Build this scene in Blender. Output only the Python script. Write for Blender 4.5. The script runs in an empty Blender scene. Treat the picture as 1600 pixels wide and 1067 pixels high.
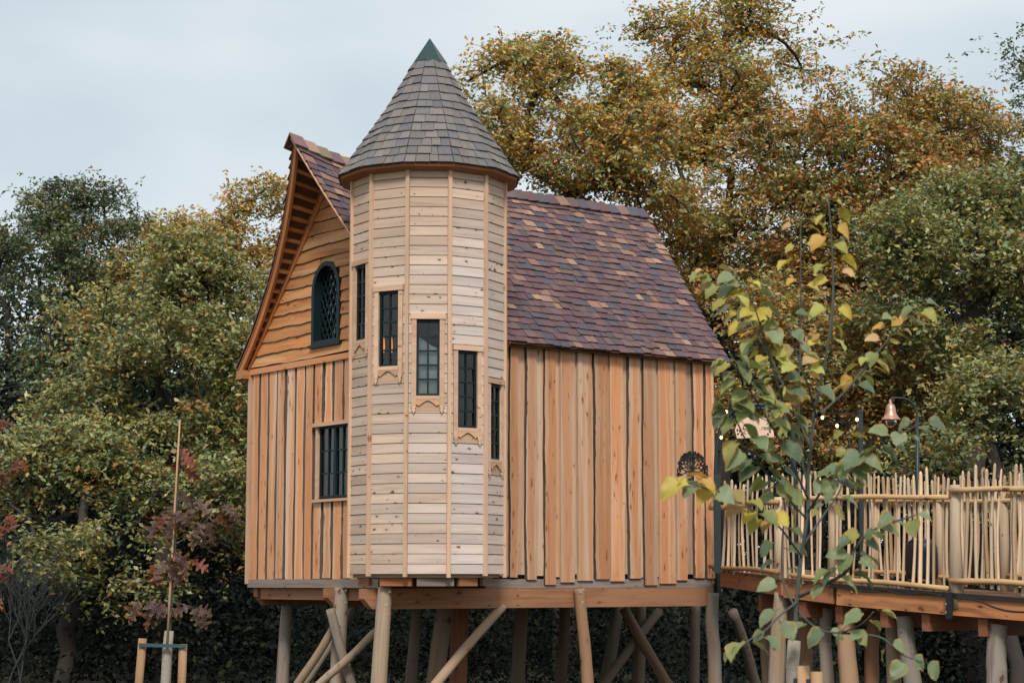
import bpy, math, random
import numpy as np
from mathutils import Vector, Matrix
R_ = math.radians
# ------------------------------------------------------------------ camera, sky, sun, exposure
sc = bpy.context.scene
EYE = 1.9
F, PITCH, CX, CY = 2987.0, R_(7.157), 800.0, 533.5
cam_d = bpy.data.cameras.new('camera'); cam = bpy.data.objects.new('camera', cam_d)
sc.collection.objects.link(cam); sc.camera = cam
cam.location = (0, 0, EYE); cam.rotation_euler = (R_(90) + PITCH, 0, 0)
cam_d.sensor_width = 36; cam_d.lens = 36 * F / 1600; cam_d.clip_end = 3000
cam_d.dof.use_dof = True; cam_d.dof.focus_distance = 25.0; cam_d.dof.aperture_fstop = 7.0
SUN_DIR = Vector((0.02, -0.76, 0.74)).normalized()
SUN_EL = math.asin(SUN_DIR.z); SUN_ROT = math.atan2(SUN_DIR.x, SUN_DIR.y)
w = bpy.data.worlds.new('World'); sc.world = w; w.use_nodes = True
wn = w.node_tree.nodes; wl = w.node_tree.links; wn.clear()
wo = wn.new('ShaderNodeOutputWorld'); bg = wn.new('ShaderNodeBackground'); bg.inputs[1].default_value = 0.076
sky = wn.new('ShaderNodeTexSky'); sky.sky_type = 'NISHITA'; sky.sun_disc = False
sky.sun_elevation = SUN_EL; sky.sun_rotation = SUN_ROT; sky.air_density = 1.0; sky.dust_density = 2.0
tc = wn.new('ShaderNodeTexCoord'); mp = wn.new('ShaderNodeMapping'); mp.inputs['Scale'].default_value = (1.0, 1.0, 2.6)
mp.inputs['Location'].default_value = (0.35, 0.0, 0.2)
nz = wn.new('ShaderNodeTexNoise'); nz.inputs['Scale'].default_value = 3.2; nz.inputs['Detail'].default_value = 5; nz.inputs['Roughness'].default_value = 0.45
cr = wn.new('ShaderNodeValToRGB')
cr.color_ramp.elements[0].position = 0.36; cr.color_ramp.elements[0].color = (4.55, 5.2, 5.5, 1)
cr.color_ramp.elements[1].position = 0.66; cr.color_ramp.elements[1].color = (6.6, 6.85, 6.85, 1)
mx = wn.new('ShaderNodeMix'); mx.data_type = 'RGBA'; mx.inputs['Factor'].default_value = 0.88
wl.new(tc.outputs['Generated'], mp.inputs[0]); wl.new(mp.outputs[0], nz.inputs['Vector']); wl.new(nz.outputs[0], cr.inputs[0])
wl.new(sky.outputs[0], mx.inputs[6]); wl.new(cr.outputs[0], mx.inputs[7]); wl.new(mx.outputs[2], bg.inputs[0]); wl.new(bg.outputs[0], wo.inputs[0])
sun_d = bpy.data.lights.new('sun', 'SUN'); sun_d.energy = 1.5; sun_d.angle = R_(12); sun_d.color = (1.0, 0.95, 0.88)
sun = bpy.data.objects.new('sun', sun_d); sc.collection.objects.link(sun)
sun.rotation_euler = SUN_DIR.to_track_quat('Z', 'Y').to_euler()
sc.view_settings.view_transform = 'Standard'; sc.view_settings.look = 'None'; sc.view_settings.gamma = 1
sc.view_settings.exposure = 0.9
sc.render.engine = 'CYCLES'; sc.cycles.use_denoising = True
sc.cycles.max_bounces = 6; sc.cycles.diffuse_bounces = 2; sc.cycles.transparent_max_bounces = 6; sc.cycles.glossy_bounces = 3
sc.cycles.sample_clamp_indirect = 6
# ------------------------------------------------------------------ geometry frames
rng = random.Random(7)
CP, SP = math.cos(PITCH), math.sin(PITCH)
def ray(px, py):
    x = (px - CX) / F; y = (CY - py) / F
    return Vector((x, CP - y * SP, SP + y * CP))
def at(px, py, Y):
    """world point on the photograph's sight line at distance Y ahead"""
    r = ray(px, py); return Vector((0, 0, EYE)) + r * (Y / r.y)
TH = R_(53.13)
U = Vector((math.sin(TH), math.cos(TH), 0)); V = Vector((-math.cos(TH), math.sin(TH), 0)); Z = Vector((0, 0, 1))
T0 = Vector((-1.106, 25.0, EYE))                     # tower axis = corner of the house
def H(s, t, h): return T0 + U * s + V * t + Z * h   # house frame; h from eye level
def hit(px, py, p0, n):
    r = ray(px, py); o = Vector((0, 0, EYE)); return o + r * ((p0 - o).dot(n) / r.dot(n))
def gab(px, py, s=0.0):                             # pixel -> (t, h) on the gable wall plane
    q = hit(px, py, H(s, 0, 0), U) - T0; return q.dot(V), q.z
def sid(px, py, t=0.0):                             # pixel -> (s, h) on the side wall plane
    q = hit(px, py, H(0, t, 0), V) - T0; return q.dot(U), q.z
HL, HW = 5.013, 4.668                               # house length and width
HB, HE, OV, HR = -0.083, 3.197, 0.218, 5.894        # floor frame bottom, eave, eave overhang, ridge
HG = 3.136
# ------------------------------------------------------------------ object helpers
COL = sc.collection
def tag(o, label=None, cat=None, group=None, kind=None):
    if label: o['label'] = label
    if cat: o['category'] = cat
    if group: o['group'] = group
    if kind: o['kind'] = kind
    return o
def empty(name, loc, label, cat, group=None):
    o = bpy.data.objects.new(name, None); COL.objects.link(o); o.location = loc; o.empty_display_size = 0.2
    return tag(o, label, cat, group)
def origin_of(p): return p.location.copy() if p.type == 'EMPTY' else Vector((0, 0, 0))   # mesh parts carry world coordinates
def link(name, me, parent=None, color=None):
    o = bpy.data.objects.new(name, me); COL.objects.link(o)
    if parent:
        o.parent = parent; o.matrix_parent_inverse = Matrix.Translation(-origin_of(parent))
    if color: o.color = (*color[:3], 1)
    return o
def mk(name, verts, faces, mats, parent=None, uv=None, fm=None, smooth=False, color=None):
    me = bpy.data.meshes.new(name); me.from_pydata([tuple(v) for v in verts], [], faces)
    for m in (mats if isinstance(mats, (list, tuple)) else [mats]): me.materials.append(m)
    if uv is not None:
        lay = me.uv_layers.new(name='UVMap'); vi = np.empty(len(me.loops), np.int32); me.loops.foreach_get('vertex_index', vi)
        lay.data.foreach_set('uv', np.asarray(uv, np.float32)[vi].ravel())
    if fm is not None: me.polygons.foreach_set('material_index', np.asarray(fm, np.int32))
    if smooth: me.polygons.foreach_set('use_smooth', np.ones(len(me.polygons), bool))
    me.update(); return link(name, me, parent, color)
class MB:
    """collects solids into one mesh"""
    def __init__(self): self.v = []; self.f = []; self.uv = []; self.fm = []
    def add(self, v, f, uv=None, m=0):
        b = len(self.v); self.v += [Vector(x) for x in v]; self.f += [tuple(i + b for i in q) for q in f]
        self.uv += list(uv) if uv is not None else [(0, 0)] * len(v); self.fm += [m] * len(f); return self
    def bar(self, p, q, a, b, up=Z, m=0):
        """box from p to q, width a (sideways), height b (along up)"""
        p = Vector(p); q = Vector(q); d = (q - p); L = d.length; d.normalize()
        sd = d.cross(up)
        if sd.length < 1e-4: sd = d.cross(Vector((1, 0, 0)))
        sd.normalize(); u2 = sd.cross(d).normalized(); o = rng.random() * 20; o2 = rng.random() * 20
        vs = []; uv = []
        for k, e in enumerate((p, q)):
            for (i, j) in ((-.5, -.5), (.5, -.5), (.5, .5), (-.5, .5)):
                vs.append(e + sd * (a * i) + u2 * (b * j)); uv.append((o + k * L, o2 + (i * a + j * b)))
        return self.add(vs, [(0, 1, 5, 4), (1, 2, 6, 5), (2, 3, 7, 6), (3, 0, 4, 7), (3, 2, 1, 0), (4, 5, 6, 7)], uv, m)
    def tube(self, pts, rad, n=8, m=0, caps=True, wob=0.0):
        pts = [Vector(p) for p in pts]; k = len(pts); o = rng.random() * 20; o2 = rng.random() * 20
        vs = []; uv = []; L = 0; prev = None
        for i, p in enumerate(pts):
            d = (pts[min(i + 1, k - 1)] - pts[max(i - 1, 0)]).normalized()
            if i: L += (p - pts[i - 1]).length
            if prev is None:
                a = d.cross(Vector((0.31, 0.9, 0.2)))
                if a.length < .1: a = d.cross(Vector((1, 0, 0)))
                a.normalize()
            else: a = (prev - d * prev.dot(d)).normalized()
            prev = a; b = d.cross(a); r = rad[i] if hasattr(rad, '__len__') else rad
            for j in range(n):
                an = 2 * math.pi * j / n; rr = r * (1 + wob * (rng.random() - .5))
                vs.append(p + a * (math.cos(an) * rr) + b * (math.sin(an) * rr)); uv.append((o + L, o2 + abs(j - n / 2) / n * 4 * r))
        fs = [(i * n + j, i * n + (j + 1) % n, (i + 1) * n + (j + 1) % n, (i + 1) * n + j) for i in range(k - 1) for j in range(n)]
        if caps: fs += [tuple(reversed(range(n))), tuple((k - 1) * n + j for j in range(n))]
        return self.add(vs, fs, uv, m)
    def build(self, name, mats, parent=None, smooth=False, color=None):
        return mk(name, self.v, self.f, mats, parent, self.uv, self.fm, smooth, color)
def smooth_path(pts, n):
    pts = [Vector(p) for p in pts]; out = []
    for i in range(len(pts) - 1):
        p0 = pts[max(i - 1, 0)]; p1 = pts[i]; p2 = pts[i + 1]; p3 = pts[min(i + 2, len(pts) - 1)]
        for k in range(n):
            t = k / n
            out.append(.5 * ((2 * p1) + (p2 - p0) * t + (2 * p0 - 5 * p1 + 4 * p2 - p3) * t * t + (3 * p1 - p0 - 3 * p2 + p3) * t ** 3))
    out.append(pts[-1]); return out
def slab(p, dx, dy, dz, uvd='x'):
    """8 corners of a box at p with edge vectors"""
    vs = [p, p + dx, p + dx + dy, p + dy, p + dz, p + dx + dz, p + dx + dy + dz, p + dy + dz]
    fs = [(3, 2, 1, 0), (4, 5, 6, 7), (0, 1, 5, 4), (1, 2, 6, 5), (2, 3, 7, 6), (3, 0, 4, 7)]
    a, b = (dx.length, dy.length); o = rng.random() * 20; o2 = rng.random() * 20; th = dz.length
    q = [(0, 0), (a, 0), (a, b), (0, b)]; q = q + [(x + (th if uvd == 'y' else 0), y + th) for x, y in q]
    uv = [(o + x, o2 + y) if uvd == 'x' else (o + y, o2 + x) for x, y in q]
    return vs, fs, uv
# ------------------------------------------------------------------ materials
def newmat(name):
    m = bpy.data.materials.new(name); m.use_nodes = True; nt = m.node_tree; nt.nodes.clear()
    out = nt.nodes.new('ShaderNodeOutputMaterial'); b = nt.nodes.new('ShaderNodeBsdfPrincipled'); nt.links.new(b.outputs[0], out.inputs[0])
    return m, nt, b, out
def nd(nt, t, **kw):
    n = nt.nodes.new(t)
    for k, v in kw.items(): setattr(n, k, v)
    return n
def mixc(nt, fac, a, b, mode='MIX'):
    m = nd(nt, 'ShaderNodeMix', data_type='RGBA', blend_type=mode)
    for i, x in ((0, fac), (6, a), (7, b)):
        if hasattr(x, 'node'): nt.links.new(x, m.inputs[i])
        elif i == 0: m.inputs[0].default_value = x
        else: m.inputs[i].default_value = (*x[:3], 1)
    return m.outputs[2]
def mth(nt, op, a, b=None, clamp=False):
    m = nd(nt, 'ShaderNodeMath', operation=op, use_clamp=clamp)
    for i, x in ((0, a), (1, b)):
        if x is None: continue
        if hasattr(x, 'node'): nt.links.new(x, m.inputs[i])
        else: m.inputs[i].default_value = x
    return m.outputs[0]
def ramp(nt, x, stops):
    r = nd(nt, 'ShaderNodeValToRGB'); nt.links.new(x, r.inputs[0]); e = r.color_ramp.elements
    while len(e) < len(stops): e.new(0.5)
    for k, (p, c) in enumerate(stops): e[k].position = p; e[k].color = (*c[:3], 1)
    return r.outputs[0]
def uvmap(nt, scale, src='UV'):
    t = nd(nt, 'ShaderNodeTexCoord'); m = nd(nt, 'ShaderNodeMapping'); m.inputs['Scale'].default_value = scale
    nt.links.new(t.outputs[src], m.inputs[0]); return m.outputs[0]
def noise(nt, vec, scale=1.0, detail=4, rough=.55, dist=0.0):
    n = nd(nt, 'ShaderNodeTexNoise'); nt.links.new(vec, n.inputs['Vector'])
    n.inputs['Scale'].default_value = scale; n.inputs['Detail'].default_value = detail; n.inputs['Roughness'].default_value = rough
    n.inputs['Distortion'].default_value = dist; return n.outputs[0]
def wood(name, light, dark, knots=0.5, knot_col=(0.05, 0.025, 0.012), rough=.75, grain=1.0, streak=None, bump=.25, knot_scale=(4.2, 9.0), knot_size=.12):
    """sawn timber: grain along U, knots, a tint of its own for each piece (object colour and random)"""
    m, nt, b, out = newmat(name)
    g1 = noise(nt, uvmap(nt, (1.6, 34, 1)), 1.0, 5, .6, .6); g2 = noise(nt, uvmap(nt, (.5, 6, 1)), 1.0, 3, .5, 1.2)
    g = mth(nt, 'ADD', mth(nt, 'MULTIPLY', g1, .55 * grain), mth(nt, 'MULTIPLY', g2, .6))
    col = ramp(nt, g, [(0.30, dark), (0.62, light)])
    if streak:
        s = noise(nt, uvmap(nt, (.22, 5, 1)), 1.0, 2, .5, .8)
        col = mixc(nt, ramp(nt, s, [(0.52, (0, 0, 0)), (0.66, (.8, .8, .8))]), col, streak)
    oi = nd(nt, 'ShaderNodeObjectInfo')
    col = mixc(nt, 1.0, col, oi.outputs['Color'], 'MULTIPLY')
    rv = mth(nt, 'ADD', mth(nt, 'MULTIPLY', oi.outputs['Random'], .26), .87)
    vv = nd(nt, 'ShaderNodeCombineColor')
    for i in range(3): nt.links.new(rv, vv.inputs[i])
    col = mixc(nt, 1.0, col, vv.outputs[0], 'MULTIPLY')
    if knots > 0:
        wob = nd(nt, 'ShaderNodeVectorMath', operation='ADD')
        t = uvmap(nt, (*knot_scale, 1)); nn = nd(nt, 'ShaderNodeTexNoise'); nn.inputs['Scale'].default_value = 2.3
        nt.links.new(t, nn.inputs['Vector']); sc_ = nd(nt, 'ShaderNodeVectorMath', operation='SCALE'); sc_.inputs['Scale'].default_value = .45
        nt.links.new(nn.outputs['Color'], sc_.inputs[0]); nt.links.new(t, wob.inputs[0]); nt.links.new(sc_.outputs[0], wob.inputs[1])
        vo = nd(nt, 'ShaderNodeTexVoronoi', voronoi_dimensions='2D'); vo.inputs['Scale'].default_value = 1.0; nt.links.new(wob.outputs[0], vo.inputs['Vector'])
        sp = nd(nt, 'ShaderNodeSeparateColor'); nt.links.new(vo.outputs['Color'], sp.inputs[0])
        keep = mth(nt, 'MULTIPLY', mth(nt, 'LESS_THAN', sp.outputs[0], knots * 1.6), mth(nt, 'GREATER_THAN', noise(nt, uvmap(nt, (1.1, 2.5, 1)), 1.0, 1), .5))
        size = mth(nt, 'ADD', mth(nt, 'MULTIPLY', mth(nt, 'POWER', sp.outputs[1], 2.0), knot_size * 1.3), knot_size * .35)
        core = mth(nt, 'MULTIPLY', mth(nt, 'LESS_THAN', vo.outputs['Distance'], size), keep)
        halo = mth(nt, 'MULTIPLY', mth(nt, 'SUBTRACT', 1.0, mth(nt, 'DIVIDE', vo.outputs['Distance'], mth(nt, 'MULTIPLY', size, 3.2)), True), keep)
        col = mixc(nt, mth(nt, 'MULTIPLY', halo, .45), col, dark); col = mixc(nt, mth(nt, 'MULTIPLY', core, .85), col, knot_col)
    nt.links.new(col, b.inputs['Base Color']); b.inputs['Roughness'].default_value = rough
    b.inputs['Specular IOR Level'].default_value = .25
    bp = nd(nt, 'ShaderNodeBump'); bp.inputs['Strength'].default_value = bump; bp.inputs['Distance'].default_value = .004
    nt.links.new(g1, bp.inputs['Height']); nt.links.new(bp.outputs[0], b.inputs['Normal']); return m
def plain(name, col, rough=.5, metal=0.0, spec=.5, var=.15, vscale=9.0, bump=0.0, obcol=False):
    m, nt, b, out = newmat(name); n = noise(nt, uvmap(nt, (1, 1, 1), 'Object'), vscale, 5, .6)
    c = mixc(nt, n, tuple(x * (1 - var) for x in col), tuple(min(1, x * (1 + var)) for x in col))
    if obcol:
        oi = nd(nt, 'ShaderNodeObjectInfo'); c = mixc(nt, 1.0, c, oi.outputs['Color'], 'MULTIPLY')
    nt.links.new(c, b.inputs['Base Color']); b.inputs['Roughness'].default_value = rough; b.inputs['Metallic'].default_value = metal
    b.inputs['Specular IOR Level'].default_value = spec
    if bump:
        bp = nd(nt, 'ShaderNodeBump'); bp.inputs['Strength'].default_value = bump; bp.inputs['Distance'].default_value = .02
        nt.links.new(n, bp.inputs['Height']); nt.links.new(bp.outputs[0], b.inputs['Normal'])
    return m
M_TOWER = wood('tower_cladding', (.56, .45, .385), (.38, .28, .225), knots=.42, grain=1.0, knot_scale=(6.5, 11), knot_size=.10, knot_col=(.045, .022, .014), bump=.15, streak=(.50, .40, .335))
M_BATTEN = wood('batten_wood', (.64, .43, .295), (.48, .295, .19), knots=.18, knot_col=(.30, .12, .05), grain=.7, bump=.15)
M_LARCH = wood('waney_board', (.62, .29, .145), (.30, .112, .045), grain=1.3, knots=.45, knot_col=(.22, .075, .03), knot_scale=(3.0, 11), knot_size=.1, streak=(.70, .46, .30))
M_SAP = wood('sapwood_board', (.63, .40, .26), (.43, .235, .13), knots=.2, knot_col=(.25, .12, .06), streak=(.64, .47, .35))
M_GABLE = wood('gable_board', (.50, .215, .082), (.28, .10, .034), knots=.2, knot_col=(.16, .05, .02), streak=(.58, .34, .17))
M_GSAP = wood('gable_sapwood', (.52, .27, .125), (.34, .15, .06), knots=.1, knot_col=(.16, .05, .02))
M_BARK = wood('bark_edge', (.105, .072, .055), (.018, .012, .012), knots=0, grain=1.4, rough=.95, bump=.7)
M_BEAM = wood('beam_wood', (.34, .165, .088), (.18, .075, .038), knots=.3, knot_col=(.12, .045, .02))
M_GREYBEAM = wood('weathered_beam', (.30, .235, .20), (.15, .115, .095), knots=.2)
M_LOG = wood('debarked_log', (.34, .28, .225), (.115, .085, .066), knots=.3, knot_col=(.10, .05, .03), grain=1.35, bump=.6, streak=(.30, .175, .10), rough=.9)
M_PALE = wood('chestnut_pale', (.74, .55, .38), (.50, .33, .20), knots=.15, knot_col=(.2, .1, .05), streak=(.60, .36, .19))
M_RAIL = wood('rail_pole', (.50, .34, .19), (.28, .17, .09), knots=.25, knot_col=(.12, .06, .03), rough=.85)
M_BACK = plain('dark_backing', (.035, .022, .014), .9)
M_SOFFIT = wood('soffit_wood', (.20, .09, .045), (.12, .05, .024), knots=.1)
M_GREEN = plain('window_paint', (.007, .020, .024), .5, spec=.25, var=.1)
M_METAL = plain('dark_metal', (.012, .024, .028), .45, metal=.0, var=.25)
M_BLACK = plain('black_metal', (.012, .013, .015), .5, var=.2)
M_STEEL = plain('bolt_steel', (.55, .55, .53), .35, metal=1.0)
M_COPPER = plain('copper', (.60, .33, .23), .38, metal=.75, var=.25)
M_CAP = plain('cap_metal', (.028, .055, .056), .36, metal=.3, var=.35, vscale=5, bump=.15)
M_TIE = plain('tie_rubber', (.03, .07, .075), .7)
M_WRAP = plain('trunk_wrap', (.34, .29, .24), .9, var=.25, vscale=30, bump=.4)
def shingle_mat(name, attr):
    m, nt, b, out = newmat(name)
    if attr: a = nd(nt, 'ShaderNodeAttribute', attribute_name='tint'); base = a.outputs['Color']
    else: a = nd(nt, 'ShaderNodeObjectInfo'); base = a.outputs['Color']
    g = noise(nt, uvmap(nt, (9, 46, 1)), 1.0, 4, .6, .4); g2 = noise(nt, uvmap(nt, (3, 5, 1)), 1.0, 3)
    c = mixc(nt, g, (.62, .62, .62), (1.3, 1.3, 1.3)); c = mixc(nt, 1.0, base, c, 'MULTIPLY')
    c = mixc(nt, mth(nt, 'MULTIPLY', g2, .35), c, (.14, .10, .115))
    nt.links.new(c, b.inputs['Base Color']); b.inputs['Roughness'].default_value = .65; b.inputs['Specular IOR Level'].default_value = .25
    bp = nd(nt, 'ShaderNodeBump'); bp.inputs['Strength'].default_value = .3; bp.inputs['Distance'].default_value = .003
    nt.links.new(g, bp.inputs['Height']); nt.links.new(bp.outputs[0], b.inputs['Normal']); return m
M_SHING = shingle_mat('cedar_shingle', False); M_SHING_A = shingle_mat('cedar_shingle_far', True)
def glass_mat():
    m, nt, b, out = newmat('window_glass'); nt.nodes.remove(b)
    tr = nd(nt, 'ShaderNodeBsdfTransparent'); tr.inputs[0].default_value = (.80, .86, .86, 1)
    gl = nd(nt, 'ShaderNodeBsdfGlossy'); gl.inputs['Roughness'].default_value = .02
    fr = nd(nt, 'ShaderNodeFresnel'); fr.inputs['IOR'].default_value = 1.5
    mx = nd(nt, 'ShaderNodeMixShader'); f = mth(nt, 'ADD', mth(nt, 'MULTIPLY', fr.outputs[0], 1.6), .0, True)
    nt.links.new(f, mx.inputs[0]); nt.links.new(tr.outputs[0], mx.inputs[1]); nt.links.new(gl.outputs[0], mx.inputs[2])
    nt.links.new(mx.outputs[0], out.inputs[0]); return m
M_GLASS = glass_mat()
def emit(name, col, st):
    m, nt, b, out = newmat(name); b.inputs['Base Color'].default_value = (*col, 1); b.inputs['Emission Color'].default_value = (*col, 1)
    b.inputs['Emission Strength'].default_value = st; return m
M_BULB = emit('bulb_glow', (1.0, .60, .22), 2.2); M_FLAME = emit('candle_glow', (1.0, .30, .05), .55)
def leaf_mat(name, trans=.2, gloss=.5, attr='col', rough=.42):
    m, nt, b, out = newmat(name)
    a = nd(nt, 'ShaderNodeAttribute', attribute_name=attr); c = a.outputs['Color']
    nt.links.new(c, b.inputs['Base Color']); b.inputs['Roughness'].default_value = rough; b.inputs['Specular IOR Level'].default_value = gloss
    tl = nd(nt, 'ShaderNodeBsdfTranslucent'); nt.links.new(mixc(nt, 1.0, c, (1.5, 1.4, .7), 'MULTIPLY'), tl.inputs[0])
    mx = nd(nt, 'ShaderNodeMixShader'); mx.inputs[0].default_value = trans
    nt.links.new(b.outputs[0], mx.inputs[1]); nt.links.new(tl.outputs[0], mx.inputs[2]); nt.links.new(mx.outputs[0], out.inputs[0]); return m
M_LEAF = leaf_mat('oak_leaf'); M_SHADE = leaf_mat('shaded_leaf', .1, .12, rough=.7)
M_TRUNK = wood('tree_bark', (.055, .046, .04), (.016, .013, .012), knots=0, grain=1.3, rough=.95, bump=.8)
def bigleaf_mat():
    m, nt, b, out = newmat('sapling_leaf'); oi = nd(nt, 'ShaderNodeObjectInfo'); uvv = nd(nt, 'ShaderNodeTexCoord')
    sx = nd(nt, 'ShaderNodeSeparateXYZ'); nt.links.new(uvv.outputs['UV'], sx.inputs[0])
    n = noise(nt, uvmap(nt, (1, 1, 1), 'Object'), 38, 4, .6)
    edge = mth(nt, 'ADD', sx.outputs[1], mth(nt, 'MULTIPLY', mth(nt, 'SUBTRACT', n, .5), .9))
    ef = ramp(nt, edge, [(.62, (0, 0, 0)), (1.05, (1, 1, 1))])
    c = mixc(nt, mth(nt, 'MULTIPLY', ef, mth(nt, 'ADD', mth(nt, 'MULTIPLY', oi.outputs['Random'], .75), .1)), oi.outputs['Color'], (.50, .29, .05))
    c = mixc(nt, ramp(nt, edge, [(.98, (0, 0, 0)), (1.25, (.7, .7, .7))]), c, (.22, .09, .03))
    # pale side veins
    wv = nd(nt, 'ShaderNodeTexWave', wave_type='BANDS', bands_direction='X'); wv.inputs['Scale'].default_value = 1.15; wv.inputs['Distortion'].default_value = 1.0
    mp2 = nd(nt, 'ShaderNodeMapping'); mp2.inputs['Scale'].default_value = (2.2, 1, 1); mp2.inputs['Rotation'].default_value = (0, 0, .5)
    nt.links.new(uvv.outputs['UV'], mp2.inputs[0]); nt.links.new(mp2.outputs[0], wv.inputs['Vector'])
    c = mixc(nt, ramp(nt, wv.outputs[1], [(.9, (0, 0, 0)), (1.0, (.3, .3, .3))]), c, (.35, .38, .2))
    c = mixc(nt, mth(nt, 'MULTIPLY', n, .35), c, mixc(nt, 1.0, c, (.5, .55, .5), 'MULTIPLY'))
    nt.links.new(c, b.inputs['Base Color']); b.inputs['Roughness'].default_value = .5; b.inputs['Specular IOR Level'].default_value = .32
    tl = nd(nt, 'ShaderNodeBsdfTranslucent'); nt.links.new(mixc(nt, 1.0, c, (1.5, 1.4, .7), 'MULTIPLY'), tl.inputs[0])
    mx = nd(nt, 'ShaderNodeMixShader'); mx.inputs[0].default_value = .28
    nt.links.new(b.outputs[0], mx.inputs[1]); nt.links.new(tl.outputs[0], mx.inputs[2]); nt.links.new(mx.outputs[0], out.inputs[0]); return m
M_BIGLEAF = bigleaf_mat()
def ground_mat():
    m, nt, b, out = newmat('leaf_litter'); v = uvmap(nt, (1, 1, 1), 'Object')
    a = noise(nt, v, .6, 6, .6); c = noise(nt, v, 9, 5, .7)
    col = mixc(nt, ramp(nt, a, [(.42, (0, 0, 0)), (.6, (1, 1, 1))]), (.045, .065, .022), (.085, .055, .03)); col = mixc(nt, mth(nt, 'MULTIPLY', c, .8), col, (.02, .018, .012))
    nt.links.new(col, b.inputs['Base Color']); b.inputs['Roughness'].default_value = .95
    bp = nd(nt, 'ShaderNodeBump'); bp.inputs['Strength'].default_value = .8; bp.inputs['Distance'].default_value = .06
    nt.links.new(c, bp.inputs['Height']); nt.links.new(bp.outputs[0], b.inputs['Normal']); return m
# ------------------------------------------------------------------ ground
g = 1500
tag(mk('ground', [(-g, -g, 0), (g, -g, 0), (g, g, 0), (-g, g, 0)], [(0, 1, 2, 3)], ground_mat()), kind='structure')

# ================================================================== TREEHOUSE
HOUSE = empty('treehouse', (T0.x, T0.y, 0), 'larch treehouse on log stilts with a round shingled turret', 'treehouse')
def part(name): # part that carries its own mesh is built by mk/MB; this makes a holder part from an MB
    pass
def waney(name, P0, along, across, nrm, L, wl, wr, th, mat, parent, color=None, wane=.014, amp=.012, seed=0, n=14, bark=(.8, .8), sap=.5):
    """natural-edge board: runs from P0 along `along` for L; edges at -wl / +wr across, wandering; bark on the slanted edges, paler sapwood beside them"""
    r = random.Random(seed); ph = [r.uniform(0, 6.28) for _ in range(12)]; k1, k2 = r.uniform(1.0, 2.4), r.uniform(4, 9)
    bl, br = r.random() < bark[0], r.random() < bark[1]; W = wl + wr
    sl = W * r.uniform(.05, .30) if r.random() < sap else W * .02; sr = W * r.uniform(.05, .30) if r.random() < sap else W * .02
    if not bl: wane_l = .003
    else: wane_l = wane
    wane_r = wane if br else .003
    vs = []; uv = []; o = r.random() * 30; o2 = r.random() * 30
    def wv(x, i): return math.sin(k1 * x + ph[i]) + .5 * math.sin(k2 * x + ph[i + 1]) + .22 * math.sin(23 * x + ph[i + 2])
    for i in range(n + 1):
        x = L * i / n; a = -wl + amp * wv(x, 0) * (1 if bl else .35); b = wr + amp * wv(x, 3) * (1 if br else .35)
        wa = wane_l * max(.12, .65 + .6 * math.sin(2.6 * x + ph[6]) + .3 * math.sin(11 * x + ph[7]) + r.uniform(-.35, .35)); wb = wane_r * max(.12, .65 + .6 * math.sin(2.2 * x + ph[8]) + .3 * math.sin(9 * x + ph[9]) + r.uniform(-.35, .35))
        a1 = a + wa; b1 = b - wb; a2 = a1 + sl * (1 + .35 * wv(x, 5) * .6); b2 = b1 - sr * (1 + .35 * wv(x, 7) * .6)
        if a2 > b2: a2 = b2 = (a2 + b2) / 2
        a2 = max(a2, a1 + .001); b2 = min(b2, b1 - .001)
        for c, d in ((a, 0), (a1, th), (a2, th), (b2, th), (b1, th), (b, 0)):
            vs.append(P0 + along * x + across * c + nrm * d); uv.append((o + x, o2 + c))
    fs = []; fm = []
    for i in range(n):
        q = i * 6
        for j, m in ((0, 1 if bl else 2), (1, 2), (2, 0), (3, 2), (4, 1 if br else 2)):
            fs.append((q + j, q + j + 1, q + 7 + j, q + 6 + j)); fm.append(m)
    fs += [(5, 4, 3, 2, 1, 0), tuple(n * 6 + j for j in range(6))]; fm += [0, 0]
    return mk(name, vs, fs, [mat, M_BARK, M_GSAP if mat is M_GABLE else M_SAP], parent, uv, fm, color=color)
def tint(r, lo=.85, hi=1.12, warm=.05):
    k = r.uniform(lo, hi); q = r.uniform(-warm, warm); return (k * (1 + q), k, k * (1 - q))

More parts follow.
